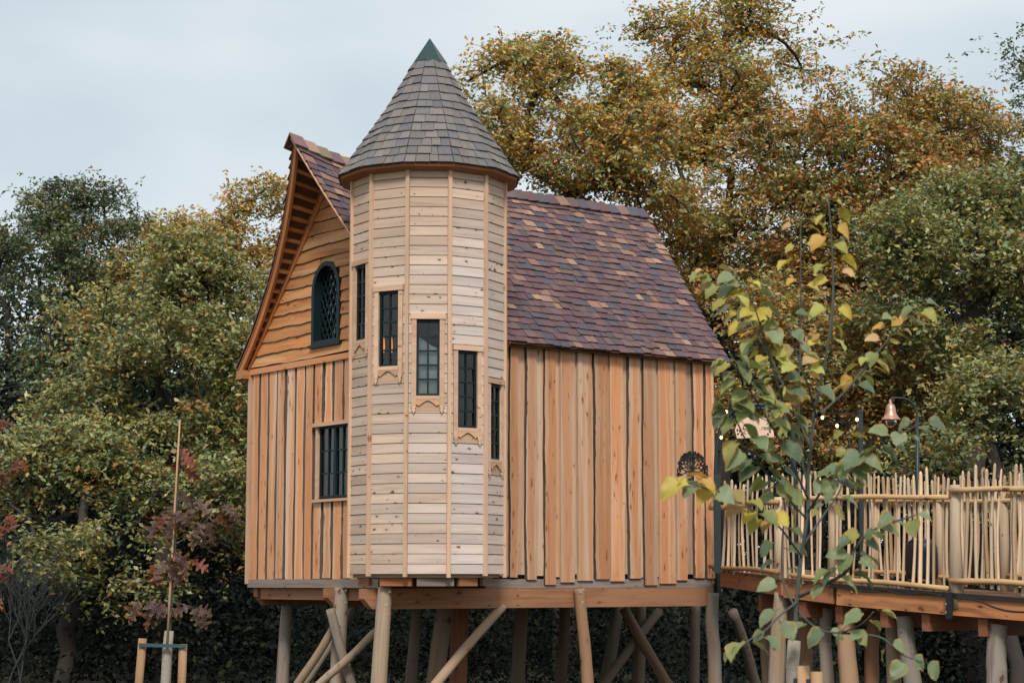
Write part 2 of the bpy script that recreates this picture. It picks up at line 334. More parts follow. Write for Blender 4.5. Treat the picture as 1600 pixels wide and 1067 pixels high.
# ---- side wall (faces the sun): wide boards over narrow ones
SW = mk('side_wall', [H(.6, .03, -.02), H(HL, .03, -.02), H(HL, .03, 3.34), H(.6, .03, 3.34)], [(0, 1, 2, 3)], M_BACK, HOUSE)
c7 = lambda cx, cy: (780 + cx / 2.883, 560 + cy / 2.883)
over = [(35, 75, 985), (108, 160, 995), (192, 245, 1018), (265, 330, 1007), (342, 410, 1000), (417, 485, 993), (489, 553, 1002), (568, 625, 990), (637, 697, 1020), (708, 778, 1013), (785, 832, 998), (862, 910, 988), (916, 957, 990)]
prev_e = None; rr = random.Random(3)
for i, (a, b, yb) in enumerate(over):
    pa, pb = c7(a, 500), c7(b, 500); s0, _ = sid(*pa); s1, _ = sid(*pb); _, hb = sid(pa[0], c7(0, yb)[1])
    waney('wall_plank', H((s0 + s1) / 2, -.028, hb), Z, U, -V, 3.34 - hb, (s1 - s0) / 2, (s1 - s0) / 2, .038, M_LARCH, SW, tint(rr, .78, 1.10, .08), wane=rr.uniform(.006, .017), amp=.006, seed=100 + i, n=44, bark=(.45, .95), sap=.6)
    g0 = prev_e if prev_e is not None else sid(786, 700)[0] - .25
    mid = (g0 + s0) / 2; hw = max(.05, (s0 - g0) / 2 + .035); hb2 = sid(pa[0], c7(0, 972 + rr.uniform(-4, 14))[1])[1]
    waney('wall_plank', H(mid, -.002, hb2), Z, U, -V, 3.34 - hb2, hw, hw, .024, M_SAP, SW, rr.choice([(.95, .95, .95), (.86, .84, .84), (.78, .80, .84), (1.0, .98, .95), (.9, .82, .76)]), wane=.014, amp=.008, seed=200 + i, n=36, bark=(.6, .6))
    prev_e = s1
# ---- the other two walls (away from the viewpoint): joined cladding
mb = MB()
for k in range(34):
    s0 = k * HL / 34; v_, f_, u_ = slab(H(s0 + .005, HW, 0), Z * 3.2, U * (HL / 34 - .01), V * .03); mb.add(v_, f_, u_)
for k in range(32):
    t0 = k * HW / 32; hh = min(5.6, 3.2 + (HW / 2 - abs(t0 + .07 - HW / 2)) * 1.05); v_, f_, u_ = slab(H(HL, t0 + .004, 0), Z * hh, V * (HW / 32 - .008), U * .03); mb.add(v_, f_, u_)
tag(mb.build('rear_cladding', M_LARCH, HOUSE), kind='stuff')
# ---- gable wall
wx0, wx1 = 1.88, gab(500, 700)[0]; wh1 = gab(500, 668)[1]; wh0 = gab(500, 778)[1]     # square window opening
ac = [gab(494.5, 470), gab(535.5, 470)]; at1, at0 = ac[0][0], ac[1][0]; aC = (at0 + at1) / 2; aR = (at1 - at0) / 2
ah0 = (gab(494.5, 541)[1] + gab(535.5, 531)[1]) / 2; ahT = gab(515, 411)[1]; ahS = ahT - aR * 1.12
GW = MB()
def gq(t0, t1, h0, h1): GW.add([H(.03, t0, h0), H(.03, t1, h0), H(.03, t1, h1), H(.03, t0, h1)], [(0, 1, 2, 3)])
gq(0, wx0, -.02, HG); gq(wx1, HW, -.02, HG); gq(wx0, wx1, -.02, wh0); gq(wx0, wx1, wh1, HG)
def roof_h(t): return HR - .06 - (HR - HE) / (HW / 2 + OV) * abs(t - HW / 2)
gq(at0 - .0, at1, HG, ah0)
GW.add([H(.03, 0, HG), H(.03, at0, HG), H(.03, at0, roof_h(at0)), H(.03, 0, roof_h(0))], [(0, 1, 2, 3)])
GW.add([H(.03, at1, HG), H(.03, HW, HG), H(.03, HW, roof_h(HW)), H(.03, at1, roof_h(at1))], [(0, 1, 2, 3)])
GW.add([H(.03, at0, ahT - .1), H(.03, at1, ahT - .1), H(.03, at1, roof_h(at1)), H(.03, HW / 2, roof_h(HW / 2)), H(.03, at0, roof_h(at0))] if at0 < HW / 2 < at1 else [H(.03, at0, ahT - .1), H(.03, at1, ahT - .1), H(.03, at1, roof_h(at1)), H(.03, at0, roof_h(at0))], [tuple(range(5)) if at0 < HW / 2 < at1 else (0, 1, 2, 3)])
GW = GW.build('gable_wall', M_BACK, HOUSE)
c3 = lambda cx, cy: (360 + cx / 3.557, 640 + cy / 3.557)
low = [(125, 161, 957), (169, 210, 950), (217, 258, 943), (264, 305, 938), (316, 360, 968), (369, 414, 960), (422, 462, 942), (472, 516, 938), (524, 572, 935), (581, 630, 958), (638, 672, 935), (680, 722, 940)]
for i, (a, b, yb) in enumerate(low):
    t1, _ = gab(*c3(a, 600)); t0, _ = gab(*c3(b, 600)); hb = gab(c3(a, 0)[0], c3(0, yb)[1])[1]; tm, hw = (t0 + t1) / 2, (t1 - t0) / 2
    spans = [(hb, HG - .01)]
    if tm < wx1 + .02: spans = [(hb, wh0 - .05), (wh1 + .06, HG - .01)]
    for j, (q0, q1) in enumerate(spans):
        waney('wall_plank', H(-.002, tm, q0), Z, -V, -U, q1 - q0, hw, hw, .03, M_LARCH, GW, tint(rr, .95, 1.18, .05), wane=rr.uniform(.008, .022), amp=.008, seed=300 + i, n=20, bark=(.45, .75))
    waney('wall_plank', H(.026, tm - hw - .03, hb + .02), Z, -V, -U, (HG - .02 if tm - hw > wx1 + .02 else wh0 - .05) - hb - .02, .055, .055, .022, M_SAP, GW, tint(rr, .35, .55, .03), wane=.01, amp=.006, seed=350 + i, n=8)
# horizontal waney boards above
nb = 15; dh = (HR - .1 - HG) / nb
for i in range(nb):
    h0 = HG + i * dh + .06; h1 = h0 + dh
    lim = HW / 2 - max(0, (h0 + .0 - (roof_h(0))) / ((HR - HE) / (HW / 2 + OV)))
    ta, tb = max(.2, HW / 2 - lim), min(HW, HW / 2 + lim)
    ta = max(ta, .35) if i < 12 else ta
    if tb - ta < .1: continue
    hm = (h0 + h1) / 2; segs = [(ta, tb)]
    hm = h0 + .3 * dh
    if ah0 - .05 < hm < ahT:
        k = aR * 1.04 if hm < ahS else aR * 1.04 * math.sqrt(max(0, 1 - ((hm - ahS) / (ahT - ahS + .03)) ** 2)); segs = [(ta, aC - k - .01), (aC + k + .01, tb)]
    for (x0, x1) in segs:
        if x1 - x0 < .05: continue
        ax = (Z * 1.0 + U * .14).normalized()
        waney('gable_plank', H(-.03, x1, h0 - .012), -V, ax, -U, x1 - x0, .0, dh + .035, .03, M_GABLE, GW, tint(rr, .82, 1.2, .05), wane=.014, amp=.010, seed=400 + i, n=20, bark=(1, 0), sap=.25)
base = MB(); base.bar(H(-.035, .5, HG - .005), H(-.035, HW + .02, HG - .005), .05, .085); base.build('gable_base_board', M_LARCH, GW, color=(1.05, 1, .95))
# corner boards
mb = MB(); mb.bar(H(-.02, HW + .03, -.03), H(-.02, HW + .03, HG), .07, .07, up=U); mb.build('corner_board', M_SAP, GW)
mb = MB(); mb.bar(H(HL + .02, -.015, -.03), H(HL + .02, -.015, 3.3), .05, .06, up=U); mb.build('corner_board', M_LARCH, SW)

# ---- windows
def rect_window(name, O, X, N, wdt, h0, h1, cols, rows, depth, parent=HOUSE, mull=False, rs=1):
    """paint-dark frame with glazing bars; O on the wall face at the centre, X across, N outward. returns the frame object"""
    r = random.Random(rs); fr = MB(); fw = .028; w2 = wdt / 2
    def B(x0, x1, z0, z1, d0, d1, m=fr):
        v_, f_, u_ = slab(O + X * x0 + Z * z0 + N * d0, X * (x1 - x0), Z * (z1 - z0), N * (d1 - d0)); m.add(v_, f_, u_)
    d0, d1 = -depth - .03, -depth + .02
    B(-w2, -w2 + fw, h0, h1, d0, d1); B(w2 - fw, w2, h0, h1, d0, d1); B(-w2 + fw, w2 - fw, h0, h0 + fw, d0, d1 - .001); B(-w2 + fw, w2 - fw, h1 - fw, h1, d0, d1 - .001)
    ix0, ix1, iz0, iz1 = -w2 + fw, w2 - fw, h0 + fw, h1 - fw
    if mull: B(-.03, .03, iz0, iz1, d0, d1 + .006)
    fo = fr.build(name, M_GREEN, parent)
    gb = .021; cw = (ix1 - ix0) / cols; rh = (iz1 - iz0) / rows
    for c in range(1, cols):
        if mull and c == cols // 2: continue
        bm = MB(); B(ix0 + c * cw - gb / 2, ix0 + c * cw + gb / 2, iz0, iz1, d0 + .012, d1 - .008, bm); bm.build('glazing_bar', M_GREEN, fo)
    for q in range(1, rows):
        bm = MB(); B(ix0, ix1, iz0 + q * rh - gb / 2, iz0 + q * rh + gb / 2, d0 + .013, d1 - .009, bm); bm.build('glazing_bar', M_GREEN, fo)
    for c in range(cols):
        for q in range(rows):
            tx, tz = r.uniform(-.004, .004), r.uniform(-.004, .004)
            a = O + X * (ix0 + c * cw) + Z * (iz0 + q * rh) + N * (d0 + .025)
            mk('pane', [a + N * (-tx), a + X * cw + N * (tx), a + X * cw + Z * rh + N * (tx + tz), a + Z * rh + N * (-tx + tz)], [(0, 1, 2, 3)], M_GLASS, fo)
    return fo, B
gw_o, gw_B = rect_window('window', H(-.03, (wx0 + wx1) / 2, 0), -V, -U, wx1 - wx0, wh0, wh1, 4, 3, .045, mull=True, rs=5)
ww2 = (wx1 - wx0) / 2
for nm, a in (('casing', (-ww2 - .055, -ww2 - .002, wh0 - .02, wh1 + .005, -.04, .012)), ('casing', (ww2 + .002, ww2 + .055, wh0 - .02, wh1 + .005, -.04, .012)),
              ('head_board', (-ww2 - .12, ww2 + .12, wh1 + .006, wh1 + .06, -.04, .045)), ('sill', (-ww2 - .08, ww2 + .08, wh0 - .06, wh0 - .022, -.06, .05))):
    bm = MB(); gw_B(*a, bm); bm.build(nm, M_BATTEN, gw_o)
# arched window with leaded lattice
def arch_pt(a, k=1.0, sh=0.0):  # outline: bottom right, up, round, down
    return a
def arch_outline(rk, nseg=14):
    o = [(aR * rk, ah0 + (1 - rk) * aR)]
    for i in range(nseg + 1):
        an = math.pi * i / nseg; o.append((aR * rk * math.cos(an), ahS + (ahT - ahS - (1 - rk) * aR) * math.sin(an)))
    o.append((-aR * rk, ah0 + (1 - rk) * aR)); return o
def APT(x, z, d): return H(-d, aC - x, z)
of, inn = arch_outline(1.055), arch_outline(.87); nv = len(of)
vs = [APT(x, z, .075) for x, z in of] + [APT(x, z, .075) for x, z in inn] + [APT(x, z, -.06) for x, z in of] + [APT(x, z, -.075) for x, z in inn]
fs = []
for i in range(nv):
    j = (i + 1) % nv
    fs += [(i, j, nv + j, nv + i), (nv + i, nv + j, 3 * nv + j, 3 * nv + i), (2 * nv + i, 2 * nv + j, j, i)]
AW = mk('arched_window', vs, fs, M_GREEN, HOUSE)
ri, ro = arch_outline(1.03)[1:-1], [(x * 1.4, ahS + (z - ahS) * 1.35) for x, z in arch_outline(1.03)[1:-1]]; ni = len(ri)   # board behind the arch head
mk('spandrel_board', [APT(x, z, .022) for x, z in ri] + [APT(x, z, .022) for x, z in ro], [(i, i + 1, ni + i + 1, ni + i) for i in range(ni - 1)], M_GABLE, GW, [(x, z) for x, z in ri + ro])
bm = MB(); v_, f_, u_ = slab(APT(-aR * 1.15, ah0 - .05, .02), -V * (aR * 2.3), Z * .05, -U * .07); bm.add(v_, f_, u_); bm.build('sill', M_GREEN, AW)
inside = lambda x, z, k=.86: abs(x) < aR * k and z > ah0 + aR * (1 - k) and (z < ahS or (x / (aR * k)) ** 2 + ((z - ahS) / ((ahT - ahS) * (k - .0))) ** 2 < 1)
dw, dhh = .115, .20; la = MB()
for sgn in (1, -1):
    for k in range(-12, 30):
        run = []
        for q in range(121):
            z = ah0 + (ahT - ah0) * q / 120; x = sgn * ((z - ah0) / dhh * dw * 1.0 - (k * dw) + .02)
            if inside(x, z, .88): run.append((x, z))
        if len(run) > 3:
            a, b = run[0], run[-1]; la.bar(APT(a[0], a[1], -.045), APT(b[0], b[1], -.045), .012, .016 + .001 * sgn, up=U)
la.build('lattice', M_GREEN, AW)
rl = random.Random(12)
for i in range(-8, 30):
    for j in range(-8, 30):
        x = (i - j) * dw / 2 - .02 * 0 + dw * .0; z = ah0 + (i + j) * dhh / 2 + .03
        if inside(x, z, .96):
            t1, t2 = rl.uniform(-.008, .008), rl.uniform(-.008, .008)
            pts = [(x, z - dhh / 2), (x + dw / 2, z), (x, z + dhh / 2), (x - dw / 2, z)]
            pts = [(max(-aR * .93, min(aR * .93, a)), max(ah0 + .02, min(ahT - .04, b))) for a, b in pts]
            dd = (-t1, t2, t1, -t2)
            mk('pane', [APT(a, b, -.055 + d) for (a, b), d in zip(pts, dd)], [(0, 1, 2, 3)], M_GLASS, AW)

# ---- turret
TR = 1.034; tw_dir = Vector((1.106, -25, 0)).normalized(); TANG = math.atan2(tw_dir.y, tw_dir.x)
def tv(deg, r=TR, h=0.0):     # point round the turret axis; deg 0 faces the viewpoint, + to the right
    a = TANG + R_(deg); return T0 + Vector((math.cos(a), math.sin(a), 0)) * r + Z * h
def hY(py, Y): return at(667, py, Y).z - EYE
FRONT = 25 - TR * math.cos(R_(15))
tb0, tb1 = hY(896, FRONT), hY(262, FRONT)
TWALL = MB(); CH = 15.83 / (F / FRONT) / 1.0
win_y = {-2: (415, 531), -1: (456, 572), 0: (500, 618), 1: (549, 668), 2: (600, 717)}
WIN = {}
for k in (-2, -1, 0, 1, 2):
    c = (tv(30 * k - 15) + tv(30 * k + 15)) / 2; n = (c - T0).normalized(); mid = 30 * k
    pxm = {-2: 566, -1: 610, 0: 668, 1: 726.5, 2: 767.5}[k]
    WIN[k] = (hit(pxm, win_y[k][1], c, n).z - EYE, hit(pxm, win_y[k][0], c, n).z - EYE)
WW = .292
for k in range(-6, 6):
    a, b = tv(30 * k - 15, TR - .035), tv(30 * k + 15, TR - .035); X = (b - a).normalized(); m = (a + b) / 2; hw = (b - a).length / 2
    def q(x0, x1, h0, h1):
        TWALL.add([m + X * x0 + Z * h0, m + X * x1 + Z * h0, m + X * x1 + Z * h1, m + X * x0 + Z * h1], [(0, 1, 2, 3)])
    if k in WIN:
        z0, z1 = WIN[k]; q(-hw, -WW / 2, tb0, tb1); q(WW / 2, hw, tb0, tb1); q(-WW / 2, WW / 2, tb0, z0); q(-WW / 2, WW / 2, z1, tb1)
    else: q(-hw, hw, tb0, tb1)
TWALL = TWALL.build('turret_wall', M_BACK, HOUSE)
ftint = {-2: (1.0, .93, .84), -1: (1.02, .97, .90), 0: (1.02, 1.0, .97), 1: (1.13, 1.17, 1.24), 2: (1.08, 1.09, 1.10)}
nco = int(round((tb1 - tb0) / CH)); CH = (tb1 - tb0) / nco; rest = MB()
for k in (-3, -2, -1, 0, 1, 2, 3):
    a, b = tv(30 * k - 15), tv(30 * k + 15); X = (b - a).normalized(); m = (a + b) / 2; hw = (b - a).length / 2; n = (m - T0); n.z = 0; n.normalize()
    for c in range(nco):
        z0 = tb0 + c * CH; z1 = z0 + CH - .007; segs = [(-hw, hw)]
        if k in WIN and z1 > WIN[k][0] - .01 and z0 < WIN[k][1] + .01: segs = [(-hw, -WW / 2 - .004), (WW / 2 + .004, hw)]
        for x0, x1 in segs:
            pr = rng.uniform(-.0015, .0015); o, o2 = rng.random() * 40, rng.random() * 40; vs = []; uv = []
            for zz, d in ((z0, .002 + pr), (z1, -.006 + pr)):
                for x, e in ((x0, 0), (x1, 0), (x1, -.028), (x0, -.028)):
                    vs.append(m + X * x + Z * zz + n * (d + e)); uv.append((o + x, o2 + zz - z0))
            fs = [(0, 1, 5, 4), (1, 2, 6, 5), (3, 0, 4, 7), (0, 3, 2, 1), (4, 5, 6, 7)]
            if abs(k) == 3: rest.add(vs, fs, uv); continue
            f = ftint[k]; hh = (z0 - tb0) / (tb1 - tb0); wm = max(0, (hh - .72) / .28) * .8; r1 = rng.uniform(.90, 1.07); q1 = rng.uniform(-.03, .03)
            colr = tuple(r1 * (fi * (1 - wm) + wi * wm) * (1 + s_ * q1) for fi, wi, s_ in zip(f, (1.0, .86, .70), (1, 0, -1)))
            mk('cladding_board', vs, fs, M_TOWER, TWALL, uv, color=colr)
tag(rest.build('rear_cladding', M_TOWER, TWALL), kind='stuff')
for k in range(-3, 3):
    d = 30 * k + 15; p = tv(d, TR + .004, tb0 - rng.uniform(.02, .06)); q2 = tv(d, TR + .004, tb1 - .005); bm = MB()
    bm.bar(p, q2, .05, .05, up=(tv(d) - tv(d, 0)).normalized()); bm.build('batten', M_BATTEN, TWALL, color=tint(rng, .95, 1.12, .04))
# turret windows with casings and carved aprons
for k in (-2, -1, 0, 1, 2):
    a, b = tv(30 * k - 15), tv(30 * k + 15); X = (b - a).normalized(); m = (a + b) / 2; m.z = EYE; n = (m - T0); n.z = 0; n.normalize(); z0, z1 = WIN[k]
    fo, B = rect_window('window', m, X, n, WW, z0, z1, 2, 5, .03, rs=20 + k)
    w2 = WW / 2; cs = .062
    def pb(nm, a_, col=None, mat=M_BATTEN):
        bm = MB(); B(*a_, bm); return bm.build(nm, mat, fo, color=col or tint(rng, .97, 1.1, .02))
    pb('casing', (-w2 - cs, -w2 - .001, z0 - .13, z1 + .01, -.045, .022)); pb('casing', (w2 + .001, w2 + cs, z0 - .13, z1 + .01, -.045, .022))
    pb('head_board', (-w2 - cs - .012, w2 + cs + .012, z1 + .011, z1 + .075, -.03, .034)); pb('sill', (-w2, w2, z0 - .045, z0 - .002, -.045, .026))
    # scalloped valance under the sill
    nseg = 16; vs = []; zt = z0 - .046
    for dd in (.004, .024):
        for i in range(nseg + 1):
            x = -w2 + WW * i / nseg; t = abs(i / nseg - .5) * 2
            sc_z = .018 + .055 * (1 if t > .82 else (.5 - .5 * math.cos(math.pi * min(1, t / .82)))) ; sc_z += .016 * (1 if .66 < t < .8 else 0)
            vs += [m + X * x + Z * zt + n * dd, m + X * x + Z * (zt - sc_z) + n * dd]
    q = 2 * (nseg + 1); fs = []
    for i in range(nseg):
        e = 2 * i; fs += [(q + e + 1, q + e + 3, q + e + 2, q + e), (e, e + 2, e + 3, e + 1), (e + 1, e + 3, q + e + 3, q + e + 1)]
    mk('valance', vs, fs, M_BATTEN, fo, [((v - m).dot(X), v.z) for v in vs], color=(1.0, .88, .76))
    pb('apron', (-w2 - .001, w2 + .001, z0 - .195, z0 - .047, -.02, .0035), (.98, .80, .62), M_TOWER)
    for sgn in (-1, 1):  # carved drop finials at the casing feet
        cx = sgn * (w2 + cs / 2); zb = z0 - .13; outl = [(0, 0), (.022, 0), (.030, -.018), (.014, -.034), (.026, -.052), (.012, -.075), (0, -.10)]
        ring = [(x, z) for x, z in outl] + [(-x, z) for x, z in reversed(outl[1:-1])]; ln = len(ring)
        vs = [m + X * (cx + x) + Z * (zb + z) + n * d for d in (.004, .026) for x, z in ring]
        fs = [tuple(range(ln, 2 * ln)), tuple(reversed(range(ln)))] + [(i, (i + 1) % ln, ln + (i + 1) % ln, ln + i) for i in range(ln)]
        mk('finial', vs, fs, M_BATTEN, fo, [(v.z, v.x) for v in vs])
# turret roof: profile (radius, height) from eave to cap
prof_px = [(139, 277), (130, 265), (108, 231), (89, 205), (73, 181), (62, 166), (48, 141), (32, 113), (24, 99)]
PROF = []
for rp, py in prof_px:
    h = hY(py, 25.0 - .26 * rp / 119); PROF.append((rp / F * (25 * CP + h * SP) * 1.03, h))
PROF[0] = (PROF[0][0], PROF[0][1])
def prof(f):
    L = [0]
    for i in range(1, len(PROF)): L.append(L[-1] + math.hypot(PROF[i][0] - PROF[i - 1][0], PROF[i][1] - PROF[i - 1][1]))
    x = f * L[-1]
    for i in range(1, len(PROF)):
        if x <= L[i] + 1e-9:
            t = (x - L[i - 1]) / (L[i] - L[i - 1]); return (PROF[i - 1][0] + (PROF[i][0] - PROF[i - 1][0]) * t, PROF[i - 1][1] + (PROF[i][1] - PROF[i - 1][1]) * t)
    t = (x - L[-1]) / (L[-1] - L[-2]); return (PROF[-1][0] + (PROF[-1][0] - PROF[-2][0]) * t, PROF[-1][1] + (PROF[-1][1] - PROF[-2][1]) * t)
tr = MB(); nr = 8
for k in range(12):
    for i in range(nr):
        r0, h0 = prof(i / nr); r1, h1 = prof((i + 1) / nr)
        tr.add([tv(30 * k - 15, r0 - .03, h0), tv(30 * k + 15, r0 - .03, h0), tv(30 * k + 15, r1 - .03, h1), tv(30 * k - 15, r1 - .03, h1)], [(0, 1, 2, 3)])
TROOF = tr.build('turret_roof', M_SOFFIT, HOUSE)
er, eh = prof(0); so = MB()
for k in range(12):
    for (ra, ha, rb, hb_) in ((er - .015, eh - .005, er - .03, eh - .035), (er - .03, eh - .035, TR + .02, eh - .065), (TR + .02, eh - .065, TR - .03, eh - .065)):
        so.add([tv(30 * k - 15, ra, ha), tv(30 * k + 15, ra, ha), tv(30 * k + 15, rb, hb_), tv(30 * k - 15, rb, hb_)], [(3, 2, 1, 0)], [(0, 0), (.6, 0), (.6, .2), (0, .2)])
so.build('soffit', M_SOFFIT, TROOF, color=(1.9, 1.7, 1.5))
def shingle_verts(Pf, a0, a1, f0, f1, th, thin=.35):
    """wedge on a surface Pf(a, f, lift): f0 lower edge (butt, thick), f1 upper edge (tucked under the next course)"""
    c = [(a0, f0), (a1, f0), (a1, f1), (a0, f1)]; lo = [Pf(a, f, -.006) for a, f in c]; hi = [Pf(a, f, th if i < 2 else th * thin - .006) for i, (a, f) in enumerate(c)]
    return lo + hi
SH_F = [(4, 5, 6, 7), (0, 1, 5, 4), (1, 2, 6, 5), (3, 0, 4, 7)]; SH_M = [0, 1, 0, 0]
M_BUTT_SHADOW = plain('shingle_butt_shadow', (.05, .036, .034), .9)  # end grain darkened so the butts paint a shadow line along each course
def shingle_uv(L, wd):
    o, o2 = rng.random() * 50, rng.random() * 50; q = [(o, o2), (o, o2 + wd), (o + L, o2 + wd), (o + L, o2)]; return q + q
NC = 13; grey = [(.175, .165, .158), (.195, .18, .168), (.155, .153, .155), (.215, .192, .175), (.145, .15, .158), (.185, .162, .146)]
back = MB(); back_c = []
for k in range(-6, 6):
    for c in range(NC):
        f0 = c / NC; f1 = (c + 1.35) / NC; wd = 2 * prof(f0)[0] * math.sin(R_(15)); n_ = max(1, int(round(wd / rng.uniform(.125, .17))))
        cuts = [0] + sorted((i + rng.uniform(-.28, .28)) / n_ for i in range(1, n_)) + [1]
        n = (tv(30 * k) - tv(30 * k, 0)).normalized()
        def Pf(a, f, lift):
            r, h = prof(f); p, q = tv(30 * k - 15, r, h), tv(30 * k + 15, r, h); return p + (q - p) * a + (n * .75 + Z * .6) * lift
        for i in range(n_):
            jf = rng.uniform(-.09, .06) / NC if c else rng.uniform(-.03, .03) / NC
            vs = shingle_verts(Pf, cuts[i] + .006, cuts[i + 1] - .006, f0 + jf, f1, rng.uniform(.020, .030)); g0 = rng.choice(grey); q = rng.uniform(.85, 1.15); colr = tuple(x * q for x in g0)
            if abs(k) <= 3: mk('shingle', vs, SH_F, [M_SHING, M_BUTT_SHADOW], TROOF, shingle_uv(.2, .15), SH_M, color=colr)
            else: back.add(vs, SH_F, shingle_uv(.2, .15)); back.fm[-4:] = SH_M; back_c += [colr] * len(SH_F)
def with_tint(o, cols):
    a = o.data.attributes.new('tint', 'FLOAT_COLOR', 'FACE'); a.data.foreach_set('color', np.array([(*c, 1) for c in cols], np.float32).ravel()); return o
tag(with_tint(back.build('rear_shingles', [M_SHING_A, M_BUTT_SHADOW], TROOF), back_c), kind='stuff')
# cap
cr0, ch0 = prof(1.0); tip = hY(60, 25.0); cp = MB()
for k in range(8):
    d0, d1 = 45 * k - 10, 45 * k + 35
    cp.add([tv(d0, cr0 + .028, ch0 - .03), tv(d1, cr0 + .028, ch0 - .03), tv(d1, cr0 + .022, ch0 + .012), tv(d0, cr0 + .022, ch0 + .012), tv(0, 0, tip)], [(0, 1, 2, 3), (3, 2, 4), (1, 0, 4)])
cp.build('cap', M_CAP, TROOF)

# ---- main roof: sweeps out at both gables, ridge kicks up over the front gable
S_TIP, hh = sid(455, 214, HW / 2)      # prow tip on the ridge line
KICK = max(.1, hh - HR)
def s_min(f): return -.19 - (-.19 - S_TIP) * (1 - f) ** 2.1
def s_min_r(f): return -.19 - (-.19 - S_TIP) * max(0, 1 - f) ** .85
def s_max(f): return 5.256 + (5.871 - 5.256) * (1 - f) ** 1.25
def RS(side, s, f, lift=0.0):
    t = HW / 2 - side * (HW / 2 + OV) * f; kk = KICK * (max(0, (1.0 - s)) / (1.0 - S_TIP)) ** 1.7 * max(0, 1 - f) ** 1.6
    h = HR - (HR - HE) * f + kk
    return H(s, t, h) + (-V * side * .727 + Z * .686) * lift
deck = MB(); ns, nf = 28, 12
for side in (1, -1):
    for i in range(ns):
        for j in range(nf):
            fa, fb = j / nf, (j + 1) / nf
            def S(x, f, sm=s_min_r if side == 1 else s_min): return sm(f) + .02 + (s_max(f) - sm(f) - .04) * x / ns
            if side == 1 and (RS(1, S(i + .5, (fa + fb) / 2), (fa + fb) / 2) - T0).xy.length < .8: continue
            for l, flip in ((-.012, 0), (-.05, 1)):
                q = [RS(side, S(i, fa), fa, l), RS(side, S(i + 1, fa), fa, l), RS(side, S(i + 1, fb), fb, l), RS(side, S(i, fb), fb, l)]
                deck.add(q, [(0, 1, 2, 3)], [(0, 0), (.2, 0), (.2, .3), (0, .3)])
ROOF = deck.build('main_roof', M_SOFFIT, HOUSE)
purple = [(.115, .066, .075), (.14, .075, .080), (.092, .072, .090), (.155, .088, .080), (.080, .076, .095), (.13, .064, .066), (.165, .10, .092)]
tan_ = [(.32, .175, .12), (.40, .24, .16), (.27, .15, .105), (.235, .135, .11)]
NCR = 26; cand = []
for side in (1, -1):
    for c in range(NCR):
        f1 = (NCR - c) / NCR; f0 = f1; f_up = f1 - 1.5 / NCR
        s = (s_min_r if side == 1 else s_min)(f1); e = s_max(f1)
        while s < e - .02:
            wd = rng.uniform(.085, .215); s2 = min(e, s + wd)
            if e - s2 < .05: s2 = e
            mid = (s + s2) / 2; P = RS(side, mid, f1 - .5 / NCR)
            if not (side == 1 and (P - T0).xy.length < TR * .97):
                ptch = math.sin(mid * 2.3 + f1 * 5.1) + math.sin(mid * 5.7 - f1 * 9.0 + 1.3) * .7
                col = rng.choice(tan_) if rng.random() < (.08 + .14 * max(0, ptch) + (.18 if f1 < .32 else 0) + (.15 if s < .6 and side == 1 else 0)) else rng.choice(purple)
                q = rng.uniform(.85, 1.18); col = tuple(x * q for x in col)
                jf = rng.uniform(-.16, .12) / NCR
                def Pf(a, f, lift): return RS(side, a, max(-.02, f), lift)
                lo = f1 + jf; vs = shingle_verts(Pf, s + .002, s2 - .002, lo, max(0.0, f_up), rng.uniform(.017, .034))
                cand.append((side, (P - Vector((0, 0, EYE))).length, mid, vs, col, wd))
            s = s2
def seen_key(c):
    side, d, mid, vs, col, wd = c
    hidden = side == -1
    if side == 1:   # behind the turret as seen from the viewpoint
        q = sum(vs, Vector()) / 8; fw = q.y * CP + (q.z - EYE) * SP; px = CX + F * q.x / fw
        hidden = 548 < px < 784
    return (hidden, d / max(.08, wd) ** .5)
cand.sort(key=seen_key); far = MB(); fc = []
for n_, (side, d, mid, vs, col, wd) in enumerate(cand):
    if side == -1: vs = [vs[i] for i in (1, 0, 3, 2, 5, 4, 7, 6)]
    if n_ < 300: mk('shingle', vs, SH_F, [M_SHING, M_BUTT_SHADOW], ROOF, shingle_uv(.2, wd), SH_M, color=col)
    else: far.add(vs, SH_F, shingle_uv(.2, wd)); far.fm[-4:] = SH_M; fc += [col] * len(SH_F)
tag(with_tint(far.build('further_shingles', [M_SHING_A, M_BUTT_SHADOW], ROOF), fc), kind='stuff')
# ridge tiles
s = S_TIP - .03; i = 0
while s < s_max(0) - .2:
    s2 = s + .215; th = .022; q = []
    for ss, l in ((s, .028), (s2, .05)):
        for sd, f in ((1, .052), (0, 0), (-1, .052)):
            b = RS(sd if sd else 1, ss, f, 0)
            for ll in (l - .012, l + .014): q.append(b + (Z * ll * 1.25 if sd == 0 else (-V * sd * .727 + Z * .686) * ll))
    fs = [(1, 3, 9, 7), (3, 5, 11, 9), (0, 1, 7, 6), (5, 4, 10, 11), (0, 2, 3, 1), (2, 4, 5, 3), (7, 9, 8, 6), (9, 11, 10, 8)]
    col = tuple(x * rng.uniform(.9, 1.2) for x in (rng.choice(tan_) if (s < -.3 or rng.random() < .2) else rng.choice(purple)))
    mk('ridge_tile', q, fs, M_SHING, ROOF, [(0, j * .05) for j in range(12)], color=col); s += .205; i += 1
